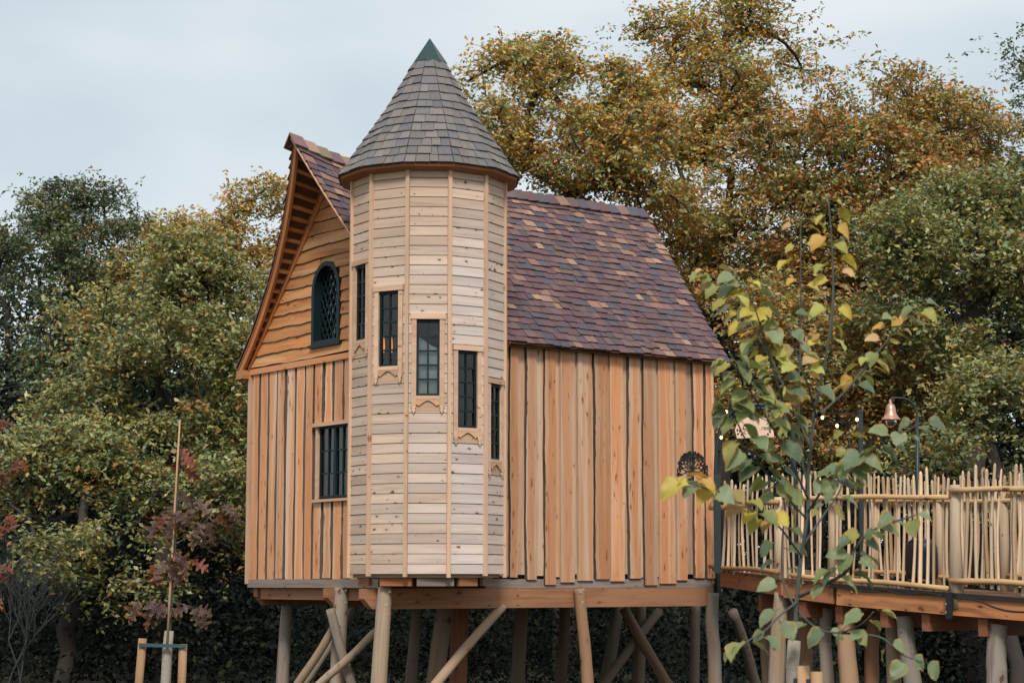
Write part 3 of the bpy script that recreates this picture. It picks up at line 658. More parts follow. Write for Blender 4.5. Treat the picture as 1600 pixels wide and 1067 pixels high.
# verge boards, soffit lookouts
def verge(side, endf, sgn, name, mat, off, wdt, dep, col=None, f_a=0.0, f_b=1.0):
    bm = MB(); n = 16; ring = []
    for i in range(n + 1):
        f = f_a + (f_b - f_a) * i / n; s = endf(f) - sgn * off; ring.append((RS(side, s, f, -.014), RS(side, s - sgn * wdt, f, -.014), RS(side, s - sgn * wdt, f, -dep), RS(side, s, f, -dep)))
    vs = [p for r_ in ring for p in r_]; fs = []
    for i in range(n):
        for j in range(4): fs.append((i * 4 + j, i * 4 + (j + 1) % 4, i * 4 + 4 + (j + 1) % 4, i * 4 + 4 + j))
    fs += [(0, 1, 2, 3), (n * 4 + 3, n * 4 + 2, n * 4 + 1, n * 4)]
    return mk(name, vs, fs, mat, ROOF, [(i // 4 * .2, (i % 4) * .05) for i in range(len(vs))], color=col)
verge(-1, s_min, -1, 'barge_board', M_GABLE, .03, .045, .14, (1.1, 1, .95)); verge(1, s_min_r, -1, 'barge_board', M_SAP, .004, .03, .035, (1.2, 1.15, 1.1), 0, .62)
verge(1, s_max, 1, 'barge_board', M_GABLE, .03, .045, .10); verge(-1, s_max, 1, 'barge_board', M_GABLE, .03, .045, .10)
wallend = lambda f: -.045
verge(-1, wallend, -1, 'wall_trim', M_GABLE, -.03, .03, .17, (1.15, 1.05, 1), .02, .97)
for i in range(21):
    f = .05 + .91 * i / 20; a = s_min(f) + .06; bm = MB(); bm.bar(RS(-1, a, f, -.085), RS(-1, -.03, f, -.085), .045, .06, up=(V * .727 + Z * .686)); bm.build('lookout', M_GABLE, ROOF, color=tint(rng, 1.0, 1.25, .03))
# boxed eave end at the far gable foot, small barge end beside the turret, eave fascia
bm = MB(); p = RS(-1, s_min(1) + .02, 1, -.05); v_, f_, u_ = slab(H(-.17, HW + .03, HE - .16), U * .2, V * .20, Z * .13); bm.add(v_, f_, u_); bm.build('eave_box', M_GABLE, ROOF, color=(.75, .7, .65))
bm = MB(); bm.bar(RS(1, 1.19, .80, -.05), RS(1, 1.19, 1.0, -.05), .04, .09, up=(-V * .727 + Z * .686)); bm.build('barge_end', M_GABLE, ROOF, color=(.8, .72, .66))
bm = MB(); bm.bar(RS(1, 1.2, .985, -.07), RS(1, s_max(1) - .03, .985, -.07), .035, .05); bm.build('fascia', M_SOFFIT, ROOF)

# ---- floor frame, beams, stilts
FRM = MB(); FRM.add([H(s, t, .0) for s, t in ((.03, .06), (HL - .03, .06), (HL - .03, HW - .06), (.03, HW - .06))], [(0, 1, 2, 3)], [(0, 0), (5, 0), (5, 5), (0, 5)])
FRM = FRM.build('floor', M_BACK, HOUSE)
def beam(name, p, q, wd, ht, mat, col=None, parent=FRM):
    bm = MB(); bm.bar(p, q, wd, ht); return bm.build(name, mat, parent, color=col)
hm = HB + .06
beam('rim_joist', H(.92, -.01, hm), H(HL, -.01, hm), .05, .12, M_GREYBEAM, (1.0, 1.0, 1.05)); beam('rim_joist', H(-.01, 1.1, hm), H(-.01, HW + .02, hm), .05, .12, M_GREYBEAM)
beam('rim_joist', H(HL, 0, hm - .002), H(HL, HW, hm - .002), .05, .12, M_GREYBEAM); beam('rim_joist', H(0, HW, hm - .002), H(HL, HW, hm - .002), .05, .12, M_GREYBEAM)
for k in range(8): s_ = .5 + k * .6; beam('joist', H(s_, .05, hm), H(s_, HW - .05, hm), .05, .115, M_SOFFIT)
# turret floor: thin board ring and joist ends
tf = MB(); ring = [tv(30 * k + 15, TR - .06, tb0 + .004) for k in range(12)] + [tv(30 * k + 15, TR - .06, tb0 - .045) for k in range(12)]
tf.add(ring, [tuple(range(12)), tuple(reversed(range(12, 24)))] + [(i, (i + 1) % 12, 12 + (i + 1) % 12, 12 + i) for i in range(12)], [(i * .3, (i // 12) * .05) for i in range(24)])
tf.build('turret_floor', M_BATTEN, FRM, color=(.8, .7, .6))
for k, (d0, d1, col) in enumerate(((-40, -12, (1.15, .9, .75)), (-8, 22, (.8, .8, .85)), (26, 44, (1, .9, .8)), (50, 66, (.85, .7, .6)), (-70, -52, (.9, .8, .7)))):
    p, q = tv(d0, TR - .13, tb0 - .10), tv(d1, TR - .13, tb0 - .10); beam('joist_end', p, q, .05, .105, M_GREYBEAM if k % 2 else M_BEAM, col)
bd = -.345
def main_beam(t, s0, s1, col, h1=HB - .004, cut=.13):
    """carrier beam parallel to the long wall with a chamfered nose"""
    h0 = bd; prof_ = [(s0, h1), (s0, h0 + cut), (s0 + cut, h0), (s1, h0), (s1, h1)]
    vs = [H(s, t + d, h) for d in (-.06, .06) for s, h in prof_]; n = 5
    fs = [tuple(range(n)), tuple(reversed(range(n, 2 * n)))] + [(i, n + i, n + (i + 1) % n, (i + 1) % n) for i in range(n)]
    return mk('carrier_beam', vs, fs, M_BEAM, FRM, [(s, h * 1.0) for d in (0, 1) for s, h in prof_], color=col)
main_beam(0, -1.0, HL - .02, (1, 1, 1)); main_beam(HW / 2 - .1, -.17, HL, (.95, .9, .9)); main_beam(HW - .1, .04, HL, (.95, .9, .9))
beam('cross_beam', H(.12, HW - .2, HB - .09), H(.12, HW / 2, HB - .09), .1, .16, M_BEAM, (1.05, 1, 1)); beam('cross_beam', H(.12, HW / 2 - .2, HB - .09), H(.12, .1, HB - .09), .1, .16, M_BEAM)
def on_line(px, py, t):   # s on the vertical plane t = const
    return sid(px, py, t)
def log(name, pts, r0, r1, col, parent=HOUSE, mat=M_LOG, n=9, wob=.07):
    P = smooth_path(pts, 4); k = len(P); bm = MB(); bm.tube(P, [r0 + (r1 - r0) * i / (k - 1) for i in range(k)], n, wob=wob); return bm.build(name, mat, parent, True, col)
def stilt(t, pix, rpx, col, name='stilt', ground=True, bolts=()):
    pts = []
    for px, py in pix:
        s, h = on_line(px, py, t); pts.append(H(s, t, h))
    if ground:
        d = (pts[-1] - pts[-2]); d = d / max(.05, -d.z); pts.append(pts[-1] + d * (pts[-1].z + .2) * .6 + Z * 0); pts[-1].z = -.2
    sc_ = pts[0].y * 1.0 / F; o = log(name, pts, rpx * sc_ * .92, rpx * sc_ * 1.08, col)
    for bx, by in bolts:
        s, h = on_line(bx, by, t); c = H(s, t, h); dirc = (Vector((0, 0, EYE)) - c).normalized(); c = c + dirc * (rpx * sc_ * 1.0); bm = MB(); bm.tube([c - dirc * .03, c + dirc * .012], .017, 8); bm.build('bolt', M_STEEL, o)
    return o
stilt(HW - .1, [(449, 942), (446, 985), (441, 1067)], 10, (.85, .86, .88))
stilt(HW / 2 - .22, [(534, 918), (532, 960), (527, 1067)], 12, (1.0, .97, .92), bolts=((540, 922), (540, 941)))
stilt(-.17, [(602, 917), (599, 960), (592, 1067)], 12.5, (1.08, 1.03, .96), bolts=((608, 924), (604, 945)))
stilt(-.15, [(905, 919), (908, 955), (914, 1010), (918, 1067)], 9.6, (1.15, 1.02, .92), bolts=((907, 925), (910, 940)))
stilt(-.08, [(1114, 926), (1112, 970), (1116, 1020), (1117, 1067)], 10.5, (.78, .82, .86))
stilt(HW / 2 - .1, [(652, 946), (648, 1000), (642, 1067)], 9, (.6, .6, .6)); stilt(1.2, [(696, 946), (690, 990), (680, 1067)], 14, (.62, .56, .5))  # inner stilts from here tinted darker, under-floor shade put into the colour
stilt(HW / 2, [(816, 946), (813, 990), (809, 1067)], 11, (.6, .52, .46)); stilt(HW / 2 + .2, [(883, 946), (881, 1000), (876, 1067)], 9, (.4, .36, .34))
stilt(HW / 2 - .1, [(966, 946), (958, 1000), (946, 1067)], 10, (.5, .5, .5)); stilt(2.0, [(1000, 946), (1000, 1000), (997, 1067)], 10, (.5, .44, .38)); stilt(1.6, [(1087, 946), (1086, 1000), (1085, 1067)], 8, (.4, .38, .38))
beam('square_post', *[H(*(lambda q: (q[0], 1.6, q[1]))(on_line(718, 950, 1.6))), H(*(lambda q: (q[0], 1.6, q[1] - .9))(on_line(714, 1067, 1.6)))], .18, .18, M_BEAM, (.9, .75, .7), HOUSE)
# braces
def brace(t0, a, t1, b, rpx, col, bolts=()):
    s0, h0 = on_line(*a, t0); s1, h1 = on_line(*b, t1); p, q = H(s0, t0, h0), H(s1, t1, h1); d = (q - p); d = d / -d.z; q2 = q + d * (q.z + .1)
    mid = (p + q) / 2 + Vector((rng.uniform(-.03, .03), 0, rng.uniform(-.02, .02))); sc_ = p.y / F
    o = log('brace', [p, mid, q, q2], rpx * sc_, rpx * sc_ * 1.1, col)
    for bx, by in bolts:
        c = H(*(lambda r: (r[0], t0 - .1, r[1]))(on_line(bx, by, t0 - .1))); bm = MB(); bm.tube([c + V * .05, c - V * .02], .018, 8); bm.build('bolt', M_STEEL, o)
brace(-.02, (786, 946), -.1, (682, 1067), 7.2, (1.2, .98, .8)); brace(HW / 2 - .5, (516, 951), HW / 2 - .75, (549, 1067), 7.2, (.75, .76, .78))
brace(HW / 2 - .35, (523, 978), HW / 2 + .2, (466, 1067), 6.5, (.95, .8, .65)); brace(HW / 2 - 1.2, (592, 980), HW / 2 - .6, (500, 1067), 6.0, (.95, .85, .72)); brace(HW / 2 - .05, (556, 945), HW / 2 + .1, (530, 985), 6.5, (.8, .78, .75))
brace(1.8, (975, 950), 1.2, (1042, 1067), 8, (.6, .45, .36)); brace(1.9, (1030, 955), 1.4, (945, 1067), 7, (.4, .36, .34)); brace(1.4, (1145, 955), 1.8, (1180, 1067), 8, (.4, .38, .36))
# steel bracket at the corner by the walkway
s_, h_ = sid(1118, 905, -.03)
bm = MB(); bm.bar(H(HL + .06, -.05, -.19), H(HL + .06, -.05, .15), .12, .10, up=U); br = bm.build('corner_bracket', M_BLACK, HOUSE)
for dz in (-.12, .0, .1): bm = MB(); c = H(HL + .08, -.11, dz); bm.tube([c, c - V * .015], .012, 8); bm.build('bolt', M_STEEL, br)

# ---- lamp glimpsed through the second turret window
cpos = at(606, 556, 24.3)
LMP = empty('candle_lamp', tuple(cpos), 'two lit orange candle bulbs glowing behind the second turret window', 'lamp')
bm = MB(); bm.bar(cpos + Vector((-.1, 0, -.02)), cpos + Vector((.1, 0, -.02)), .03, .02); bm.bar(cpos + Vector((-.055, 0, -.01)), cpos + Vector((-.055, 0, .04)), .03, .03, up=Vector((0, 1, 0))); bm.bar(cpos + Vector((.045, 0, -.01)), cpos + Vector((.045, 0, .04)), .03, .03, up=Vector((0, 1, 0)))
bm.tube([cpos + Z * -.03, cpos + Z * -.35], .012, 6); bm.build('bracket', M_BLACK, LMP)
for dx in (-.055, .045):
    bm = MB(); b0 = cpos + Vector((dx, 0, .04)); bm.tube([b0 + Z * z for z in (0, .02, .07, .13, .18, .21)], [.010, .015, .019, .017, .010, .003], 8); bm.build('bulb', M_FLAME, LMP, True)

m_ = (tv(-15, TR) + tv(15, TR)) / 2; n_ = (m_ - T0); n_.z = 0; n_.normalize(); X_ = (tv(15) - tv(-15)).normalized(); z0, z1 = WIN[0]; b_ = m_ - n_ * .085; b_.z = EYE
mk('sky_reflection_panel', [b_ + X_ * -.15 + Z * z0, b_ + X_ * .15 + Z * z0, b_ + X_ * .15 + Z * (z0 + .60), b_ + X_ * .05 + Z * (z0 + .64), b_ + X_ * -.15 + Z * (z0 + .78)], [(0, 1, 2, 3, 4)], plain('sky_reflection_paint', (.72, .80, .80), .6, var=.05), HOUSE)  # pale panel added behind the centre panes in place of a sky reflection
# ---- metal tree emblem on the side wall
es, eh_ = sid(1077, 738); EM = empty('tree_emblem', tuple(H(es, -.07, eh_ - .25)), 'black cut metal tree silhouette fixed to the boarded side wall', 'emblem')
def EP(x, z, d=0): return H(es + x, -.068 - d, eh_ + z)
def flat(poly, d0=0.0, d1=.008):
    n = len(poly); return [EP(x, z, d0) for x, z in poly] + [EP(x, z, d1) for x, z in poly], [tuple(range(n, 2 * n)), tuple(reversed(range(n)))] + [(i, (i + 1) % n, n + (i + 1) % n, n + i) for i in range(n)]
re_ = random.Random(4); RD = .29
tk = MB(); tk.add(*flat([(-.012, -.13), (.02, -.13), (.016, -.02), (.035, .06), (.02, .06), (.004, .03), (-.02, .075), (-.034, .07), (-.012, .0)]))
tk.build('trunk', M_BLACK, EM)
br = MB(); lv = MB()
def twig(x, z, an, L, wd, dep):
    x2, z2 = x + math.cos(an) * L, z + math.sin(an) * L
    if math.hypot(x2, z2 - .0) > RD or z2 < -.1: return
    nx, nz = -math.sin(an) * wd / 2, math.cos(an) * wd / 2; br.add(*flat([(x - nx, z - nz), (x2 - nx * .7, z2 - nz * .7), (x2 + nx * .7, z2 + nz * .7), (x + nx, z + nz)]))
    if dep > 0:
        for da in (re_.uniform(.3, .7), re_.uniform(-.7, -.3)): twig(x2, z2, an + da, L * re_.uniform(.7, .9), wd * .75, dep - 1)
    if dep < 4:
        for da in (.9, -.9, 0) if dep == 0 else (.9, -.9):
            a2 = an + da + re_.uniform(-.3, .3); l, q = re_.uniform(.028, .040), .012; cx, cz = x2, z2; dx, dz = math.cos(a2), math.sin(a2)
            lv.add(*flat([(cx, cz), (cx + dx * l * .5 - dz * q, cz + dz * l * .5 + dx * q), (cx + dx * l, cz + dz * l), (cx + dx * l * .5 + dz * q, cz + dz * l * .5 - dx * q)], .001, .007))
for an in (.25, .75, 1.2, 1.6, 2.0, 2.45, 2.95): twig(.0 + .03 * math.cos(an), .05, an, .088, .015, 4)
for an in (-.1, math.pi + .12): twig(0, .02, an, .12, .014, 3)
tag(br.build('branches', M_BLACK, EM), kind='stuff'); tag(lv.build('leaves', M_BLACK, EM), kind='stuff')
md = MB(); md.add(*flat([(-.12, -.15), (-.11, -.115), (-.07, -.09), (-.01, -.085), (.0, -.15)])); md.build('mound', M_BLACK, EM)
rt = MB()
for k in range(10):
    a2 = re_.uniform(0, 6.28); cx, cz = re_.uniform(.0, .07), re_.uniform(-.20, -.12); l, q = .03, .009; dx, dz = math.cos(a2), math.sin(a2)
    rt.add(*flat([(cx, cz), (cx + dx * l * .5 - dz * q, cz + dz * l * .5 + dx * q), (cx + dx * l, cz + dz * l), (cx + dx * l * .5 + dz * q, cz + dz * l * .5 - dx * q)], .001, .007))
rt.build('roots', M_BLACK, EM)

# ================================================================== WALKWAY
WK = [(1114, 27.6), (1222, 25.0), (1487, 22.8), (1740, 21.4)]
def wk(px, py):   # point on the front edge of the walkway above pixel column px
    for (a, ya), (b, yb) in zip(WK, WK[1:]):
        if px <= b or b == WK[-1][0]:
            pa, pb = at(a, 908, ya), at(b, 908, yb); d = (pb - pa); d.z = 0; n = Vector((-d.y, d.x, 0)).normalized(); return hit(px, py, pa, n)
def off(px, k):   # horizontal offset away from the viewpoint at this column
    for (a, ya), (b, yb) in zip(WK, WK[1:]):
        if px <= b or b == WK[-1][0]:
            d = at(b, 908, yb) - at(a, 908, ya); n = Vector((-d.y, d.x, 0)).normalized(); return n * (k if n.y > 0 else -k)
def lerp(xs, ys, x): return float(np.interp(x, xs, ys))
deck_y = lambda px: lerp([1114, 1222, 1330, 1487, 1600, 1740], [888, 902, 915, 926, 934, 944], px)
WALK = empty('walkway', tuple(at(1400, 908, 23.6).xy) + (0,), 'raised timber walkway on log posts leading to the treehouse', 'walkway')
WKW = 1.3
cols_ = [1114, 1168, 1222, 1290, 1355, 1420, 1487, 1570, 1650, 1740]
npl = 0
for a, b in zip(cols_, cols_[1:]):
    A, B = wk(a + .01, deck_y(a)), wk(b, deck_y(b)); oA = off(b, WKW); L = (B - A).length; k = max(2, int(L / .145))
    for i in range(k):
        p = A + (B - A) * (i / k); q = A + (B - A) * ((i + .93) / k); e = rng.uniform(-.02, .02)
        vs = [p - oA.normalized() * (.03 + e), q - oA.normalized() * (.03 + e), q + oA, p + oA]; vs = [v - Z * .032 for v in vs] + vs
        mk('deck_plank', vs, [(3, 2, 1, 0), (4, 5, 6, 7), (0, 1, 5, 4), (1, 2, 6, 5), (2, 3, 7, 6), (3, 0, 4, 7)], M_BEAM, WALK, [(v.dot(oA.normalized()), v.x) for v in vs], color=tint(rng, .5, .75, .03))
def wbeam(a, b, dep, ins, col, ya=None, yb=None, mat=M_BEAM, z0=.034, back=False):
    A, B = wk(a, deck_y(a)), wk(b, deck_y(b)); o = off((a + b) / 2, WKW - .1 if back else ins); bm = MB(); bm.bar(A + o - Z * (z0 + dep / 2), B + o - Z * (z0 + dep / 2), .07, dep); return bm.build('side_beam', mat, WALK, color=col)
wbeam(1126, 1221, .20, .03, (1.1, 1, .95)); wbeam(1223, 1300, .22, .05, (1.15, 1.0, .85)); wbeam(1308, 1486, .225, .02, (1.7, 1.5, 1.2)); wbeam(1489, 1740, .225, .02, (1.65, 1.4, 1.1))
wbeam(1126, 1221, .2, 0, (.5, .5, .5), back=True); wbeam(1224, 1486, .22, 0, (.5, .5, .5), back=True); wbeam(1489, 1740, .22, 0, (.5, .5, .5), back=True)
for px in (1180, 1248, 1305, 1375, 1440, 1530, 1640):
    p = wk(px, deck_y(px)); o = off(px, 1.0); bm = MB(); bm.bar(p + o * .06 - Z * .38, p + o * 1.15 - Z * .38, .12, .2); bm.build('cross_beam', M_BEAM, WALK, color=(.75, .6, .55))
# black edge flashing and a loose cable
bm = MB()
for a, b in ((1300, 1487), (1489, 1740)): bm.bar(wk(a, deck_y(a)) - off(b, .05) - Z * .02, wk(b, deck_y(b)) - off(b, .05) - Z * .02, .01, .05)
bm.build('edge_flashing', M_BLACK, WALK)
def wlog(top, bot, k, rpx, col):
    d = wk(top[0], top[1]).y + k; p = at(top[0], top[1], d); q = at(bot[0], bot[1], d); g_ = q + (q - p) * ((q.z + .2) / max(.1, p.z - q.z)); g_.z = -.2
    m_ = (p + q) / 2 + Vector((rng.uniform(-.025, .025), 0, 0)); log('post', [p, m_, q, g_], rpx * d / F * .95, rpx * d / F * 1.1, col, WALK)
wlog((1222, 926), (1213, 1067), .2, 12.5, (1.0, .95, .86)); wlog((1260, 935), (1258, 1067), .9, 10, (.85, .6, .45)); wlog((1290, 950), (1293, 1067), .6, 10, (.78, .74, .72)); wlog((1322, 958), (1327, 1067), .25, 14, (1.3, 1.0, .75))
wlog((1367, 962), (1362, 1067), .8, 11, (.95, .6, .45)); wlog((1393, 962), (1397, 1067), .7, 11, (.9, .8, .7)); wlog((1413, 962), (1426, 1067), .3, 13.5, (.72, .74, .76)); wlog((1559, 975), (1557, 1067), .25, 15.5, (.76, .8, .82)); wlog((1620, 975), (1622, 1067), .8, 12, (.7, .6, .5))
wlog((1196, 930), (1200, 1067), 1.0, 9, (.6, .5, .42)); wlog((1240, 940), (1243, 1067), 1.2, 9, (.6, .55, .5))
# fences
topy = lambda px: lerp([1114, 1222, 1230, 1480, 1486, 1740], [794, 781, 776, 776, 764, 764], px)
boty = lambda px: lerp([1114, 1222, 1300, 1480, 1486, 1600, 1740], [885, 893, 905, 917, 905, 911, 918], px)
tip_y = lambda px: lerp([1114, 1222, 1300, 1486, 1490, 1740], [760, 742, 741, 739, 733, 731], px)
FE = empty('pale_fence', tuple(at(1400, 908, 23.2).xy) + (EYE - .1,), 'rustic cleft pale fence along the near edge of the walkway', 'fence')
FB = empty('pale_fence', tuple(at(1400, 908, 24.6).xy) + (EYE - .1,), 'rustic pale fence along the far edge of the walkway behind the near fence', 'fence')
def pale(px, fence, o, ptop, pbot, wd):
    a = wk(px, ptop) + o; b = wk(px, pbot) + o; b.x, b.y = b.x + rng.uniform(-.04, .04), b.y
    m_ = (a + b) / 2 + Vector((rng.uniform(-.03, .03), rng.uniform(-.01, .01), 0)); P = smooth_path([b, m_, a], 3); k = len(P)
    P.append(a + (a - P[-2]).normalized() * .03); rad = [wd * (1.08 - .2 * i / k) for i in range(k)] + [wd * .3]; bm = MB(); bm.tube(P, rad, 6, wob=.25)
    bm.build('pale', M_PALE, fence, False, tint(rng, .58, 1.12, .06))
px = 1124.0
while px < 1640:
    stp = 6.4 if px < 1222 else 10.6 if px < 1487 else 11
    if abs(px - 1215) > 6 and abs(px - 1295) > 7 and abs(px - 1491) > 9:
        pale(px, FE, Vector(), tip_y(px) + rng.uniform(-6, 9), boty(px) + rng.uniform(4, 20) * (.5 if px < 1222 else 1), rng.uniform(.012, .024))
    px += stp * rng.uniform(.65, 1.35)
px = 1236.0
while px < 1640:
    if abs(px - 1487) > 6:
        o = off(px, WKW + .02); dz = .03; pale(px, FB, o + Z * dz, tip_y(px) + rng.uniform(2, 14), boty(px) + rng.uniform(0, 8), rng.uniform(.016, .025))
    px += 8.8 * rng.uniform(.55, 1.4)
def rail(a, ya, b, yb, r, fence, o=Vector(), col=None):
    p, q = wk(a, ya) + o, wk(b, yb) + o; P = [p + (q - p) * t + Vector((0, 0, .008 * math.sin(t * 9 + a))) for t in [i / 8 for i in range(9)]]; bm = MB(); bm.tube(P, [r * rng.uniform(.92, 1.08) for _ in P], 9, wob=.08); return bm.build('rail', M_RAIL, fence, True, col)
fo = lambda px, k: off(px, -k)
rail(1114.5, 794, 1221, 783, .033, FE, fo(1200, .05), (.95, .85, .75)); rail(1228, 778, 1486, 776, .031, FE, fo(1400, .05), (1.15, 1.1, 1.0)); rail(1487.5, 765, 1720, 764, .035, FE, fo(1600, .05), (1.25, 1.2, 1.1))
rail(1114.5, 885, 1221, 892, .033, FE, fo(1200, .05), (.85, .72, .6)); rail(1240, 899, 1486, 918, .032, FE, fo(1400, .05), (1.05, 1.0, .85)); rail(1487.5, 906, 1720, 917, .037, FE, fo(1600, .05), (1.2, 1.1, .95))
for a, b in ((1236, 1480), (1490, 1720)):
    o = off((a + b) / 2, WKW - .03) + Z * .03; rail(a, topy(a) + 6, b, topy(b) + 6, .03, FB, o, (1, .9, .8)); rail(a, boty(a) - 2, b, boty(b) - 2, .03, FB, o, (.95, .85, .72))
for px, wp, y0, fence, o in ((1216, .085, 776, FE, .02), (1295, .085, 754, FE, .10), (1491, .085, 757, FE, .04), (1258, .07, 770, FB, WKW), (1360, .06, 770, FB, WKW), (1460, .06, 765, FB, WKW)):
    p, q = wk(px, y0) + off(px, o), wk(px, deck_y(px) + (24 if px == 1491 else 4)) + off(px, o); bm = MB(); bm.tube([p, p + (q - p) * .5 + Vector((.01, 0, 0)), q], [wp * .9, wp, wp * 1.05], 9, wob=.1); bm.build('fence_post', M_PALE, fence, True, tint(rng, .62, .78, .04))
p, q = wk(1491, 925), wk(1491, 966); bm = MB(); bm.bar(p - off(1487, .09), q - off(1487, .09), .09, .02, up=off(1487, 1)); pl = bm.build('strap', M_BLACK, FE)
for y in (943, 956): c = wk(1488, y) - off(1487, .10); bm = MB(); bm.tube([c, c - off(1487, .015)], .014, 8); bm.build('bolt', M_STEEL, pl)
P = [wk(x, y) - off(min(x, 1486) if x < 1487 else 1600, .11) for x, y in ((1330, 919), (1370, 925), (1390, 921), (1420, 928), (1455, 926), (1480, 930))]
bm = MB(); bm.tube(smooth_path(P, 4), .010, 6); o = bm.build('cable', M_BLACK, None, True); tag(o, 'loose black cable drooping under the lower rail of the middle fence bay', 'cable')
P = [wk(x, y) - off(1600, .11) for x, y in ((1500, 934), (1530, 936), (1560, 948), (1590, 955), (1640, 956))]
bm = MB(); bm.tube(smooth_path(P, 4), .012, 6); o = bm.build('cable', M_BLACK, None, True); tag(o, 'loose black cable drooping across the walkway beam beyond the thick fence post', 'cable')
# black rounded bin standing on the deck
def rounded(name, c, sx, sy, sz, mat, parent, X=Vector((1, 0, 0)), topk=.35, n=28):
    Yv = Z.cross(X); vs = []; lev = [(0, .86), (.04, .95), (.2, 1.0), (.6, 1.0), (.78, .97), (.9, .86), (.97, .62), (1.0, .2)]
    for z, k in lev:
        for i in range(n):
            a = 2 * math.pi * i / n; ca, sa = math.cos(a), math.sin(a); e = .55; vs.append(c + X * (abs(ca) ** e * (1 if ca > 0 else -1) * sx * k) + Yv * (abs(sa) ** e * (1 if sa > 0 else -1) * sy * k) + Z * (z * sz))
    fs = [(r * n + i, r * n + (i + 1) % n, (r + 1) * n + (i + 1) % n, (r + 1) * n + i) for r in range(len(lev) - 1) for i in range(n)] + [tuple((len(lev) - 1) * n + i for i in range(n)), tuple(reversed(range(n)))]
    return mk(name, vs, fs, mat, parent, smooth=True)
bp = wk(1441, deck_y(1441)); bp = at(1441, 912, bp.y + .6) * 1.0 + Z * (bp.z - at(1441, 912, bp.y + .6).z); BIN = empty('storage_bin', tuple(bp), 'black rounded plastic bin standing on the walkway behind the pales', 'bin')
M_PLAST = plain('black_plastic', (.014, .018, .021), .38, var=.2)
dX = (wk(1480, 915) - wk(1400, 915)); dX.z = 0; dX.normalize()
rounded('body', bp + Z * .14, .19, .15, .50, M_PLAST, BIN, dX); rounded('base', bp + Z * .0, .21, .16, .07, M_PLAST, BIN, dX)
for sx in (-.13, .13): bm = MB(); bm.bar(bp + dX * sx + Z * .05, bp + dX * sx + Z * .17, .05, .05, up=Vector((0, 1, 0))); bm.build('leg', M_PLAST, BIN)
bm = MB(); bm.tube(smooth_path([bp + dX * (.17 * math.cos(a)) + Z * (.42 + .20 * math.sin(a)) - off(1441, .12) for a in [i * math.pi / 8 for i in range(9)]], 3), .008, 6); bm.build('rim', M_PLAST, BIN, True)

# ---- arch with hanging sign, posts with festoon lights, copper lantern
AY = 26.6
def A_(px, py): return at(px, py, AY)
ARCH = empty('garden_arch', tuple(A_(1120, 890)), 'dark metal hoop arch standing beside the treehouse wall at the walkway end', 'arch')
pts = [A_(1119, 895), A_(1118, 760), A_(1120, 700), A_(1127, 668), A_(1142, 645), A_(1160, 635), A_(1180, 632), A_(1200, 635), A_(1220, 646), A_(1233, 668), A_(1239, 700), A_(1240, 895)]
bm = MB(); bm.tube(smooth_path(pts, 4), .028, 8); bm.build('hoop', M_METAL, ARCH, True)
bm = MB(); bm.tube(smooth_path([p + Vector((.1, .55, 0)) for p in pts], 4), .022, 8); bm.build('hoop', M_METAL, ARCH, True)
for i in (2, 4, 6, 8, 9): bm = MB(); bm.tube([pts[i], pts[i] + Vector((.1, .55, 0))], .012, 6); bm.build('cross_bar', M_METAL, ARCH)
bm = MB(); bm.bar(A_(1121, 740), A_(1121, 895), .09, .06, up=Vector((0, 1, 0))); bm.build('foot_post', M_METAL, ARCH)
SGN = empty('hanging_sign', tuple(A_(1180, 668)), 'small pale wooden sign with script lettering hanging under the metal arch', 'sign')
corners = [(1154, 652), (1206, 654), (1209, 683), (1151, 685), (1148, 672)]
fpts = [A_(x, y) + Vector((0, -.04, 0)) for x, y in corners]; n = len(fpts); vs = fpts + [p + Vector((0, .025, 0)) for p in fpts]
M_SIGN = wood('sign_wood', (.78, .56, .42), (.62, .42, .29), knots=0, grain=.6, bump=.1)
mk('board', vs, [tuple(range(n)), tuple(reversed(range(n, 2 * n)))] + [(i, n + i, n + (i + 1) % n, (i + 1) % n) for i in range(n)], M_SIGN, SGN, [(v.x, v.z) for v in vs])
def text(s, px, py, size, name='lettering'):
    cu = bpy.data.curves.new('txt', 'FONT'); cu.body = s; cu.size = size; cu.shear = .35; cu.extrude = .002; cu.offset = -.0005
    ob = bpy.data.objects.new('txt', cu); COL.objects.link(ob); dg = bpy.context.evaluated_depsgraph_get(); me = bpy.data.meshes.new_from_object(ob.evaluated_get(dg)); bpy.data.objects.remove(ob)
    o = A_(px, py) + Vector((0, -.044, 0)); me.transform(Matrix.Translation(o) @ Matrix.Rotation(R_(90), 4, 'X')); me.materials.clear(); me.materials.append(M_BLACK); link(name, me, SGN)
text('D', 1158.5, 671, .115); text('rest', 1188, 671.5, .085); text('C', 1160, 678, .075)
for k, (x, y, a) in enumerate(((1151.5, 672, .3), (1155.5, 673.5, -.3), (1152.5, 678, .8), (1158, 679, .2), (1202.5, 674.5, -.4), (1199.3, 678.5, -.4))):
    c = A_(x, y) + Vector((0, -.045, 0)); rx, rz = .012, .019; me_v = []
    for d in (0, -.003):
        for i in range(10):
            t = 2 * math.pi * i / 10; ex, ez = rx * math.cos(t), rz * math.sin(t); me_v.append(c + Vector((ex * math.cos(a) + ez * math.sin(a), d, -ex * math.sin(a) + ez * math.cos(a))))
    mk('paw_print', me_v, [tuple(range(10, 20))] + [(i, (i + 1) % 10, 10 + (i + 1) % 10, 10 + i) for i in range(10)], M_BLACK, SGN)
for x in (1160, 1200): bm = MB(); bm.tube([A_(x, 653) + Vector((0, -.03, 0)), A_(x, 636)], .005, 6); bm.build('hanger', M_METAL, SGN)
PY_ = 24.9
PP = lambda x, y: at(x, y, PY_)
POST = empty('festoon_post', tuple(PP(1347, 905)), 'slim square dark post carrying the end of the festoon lights', 'post')
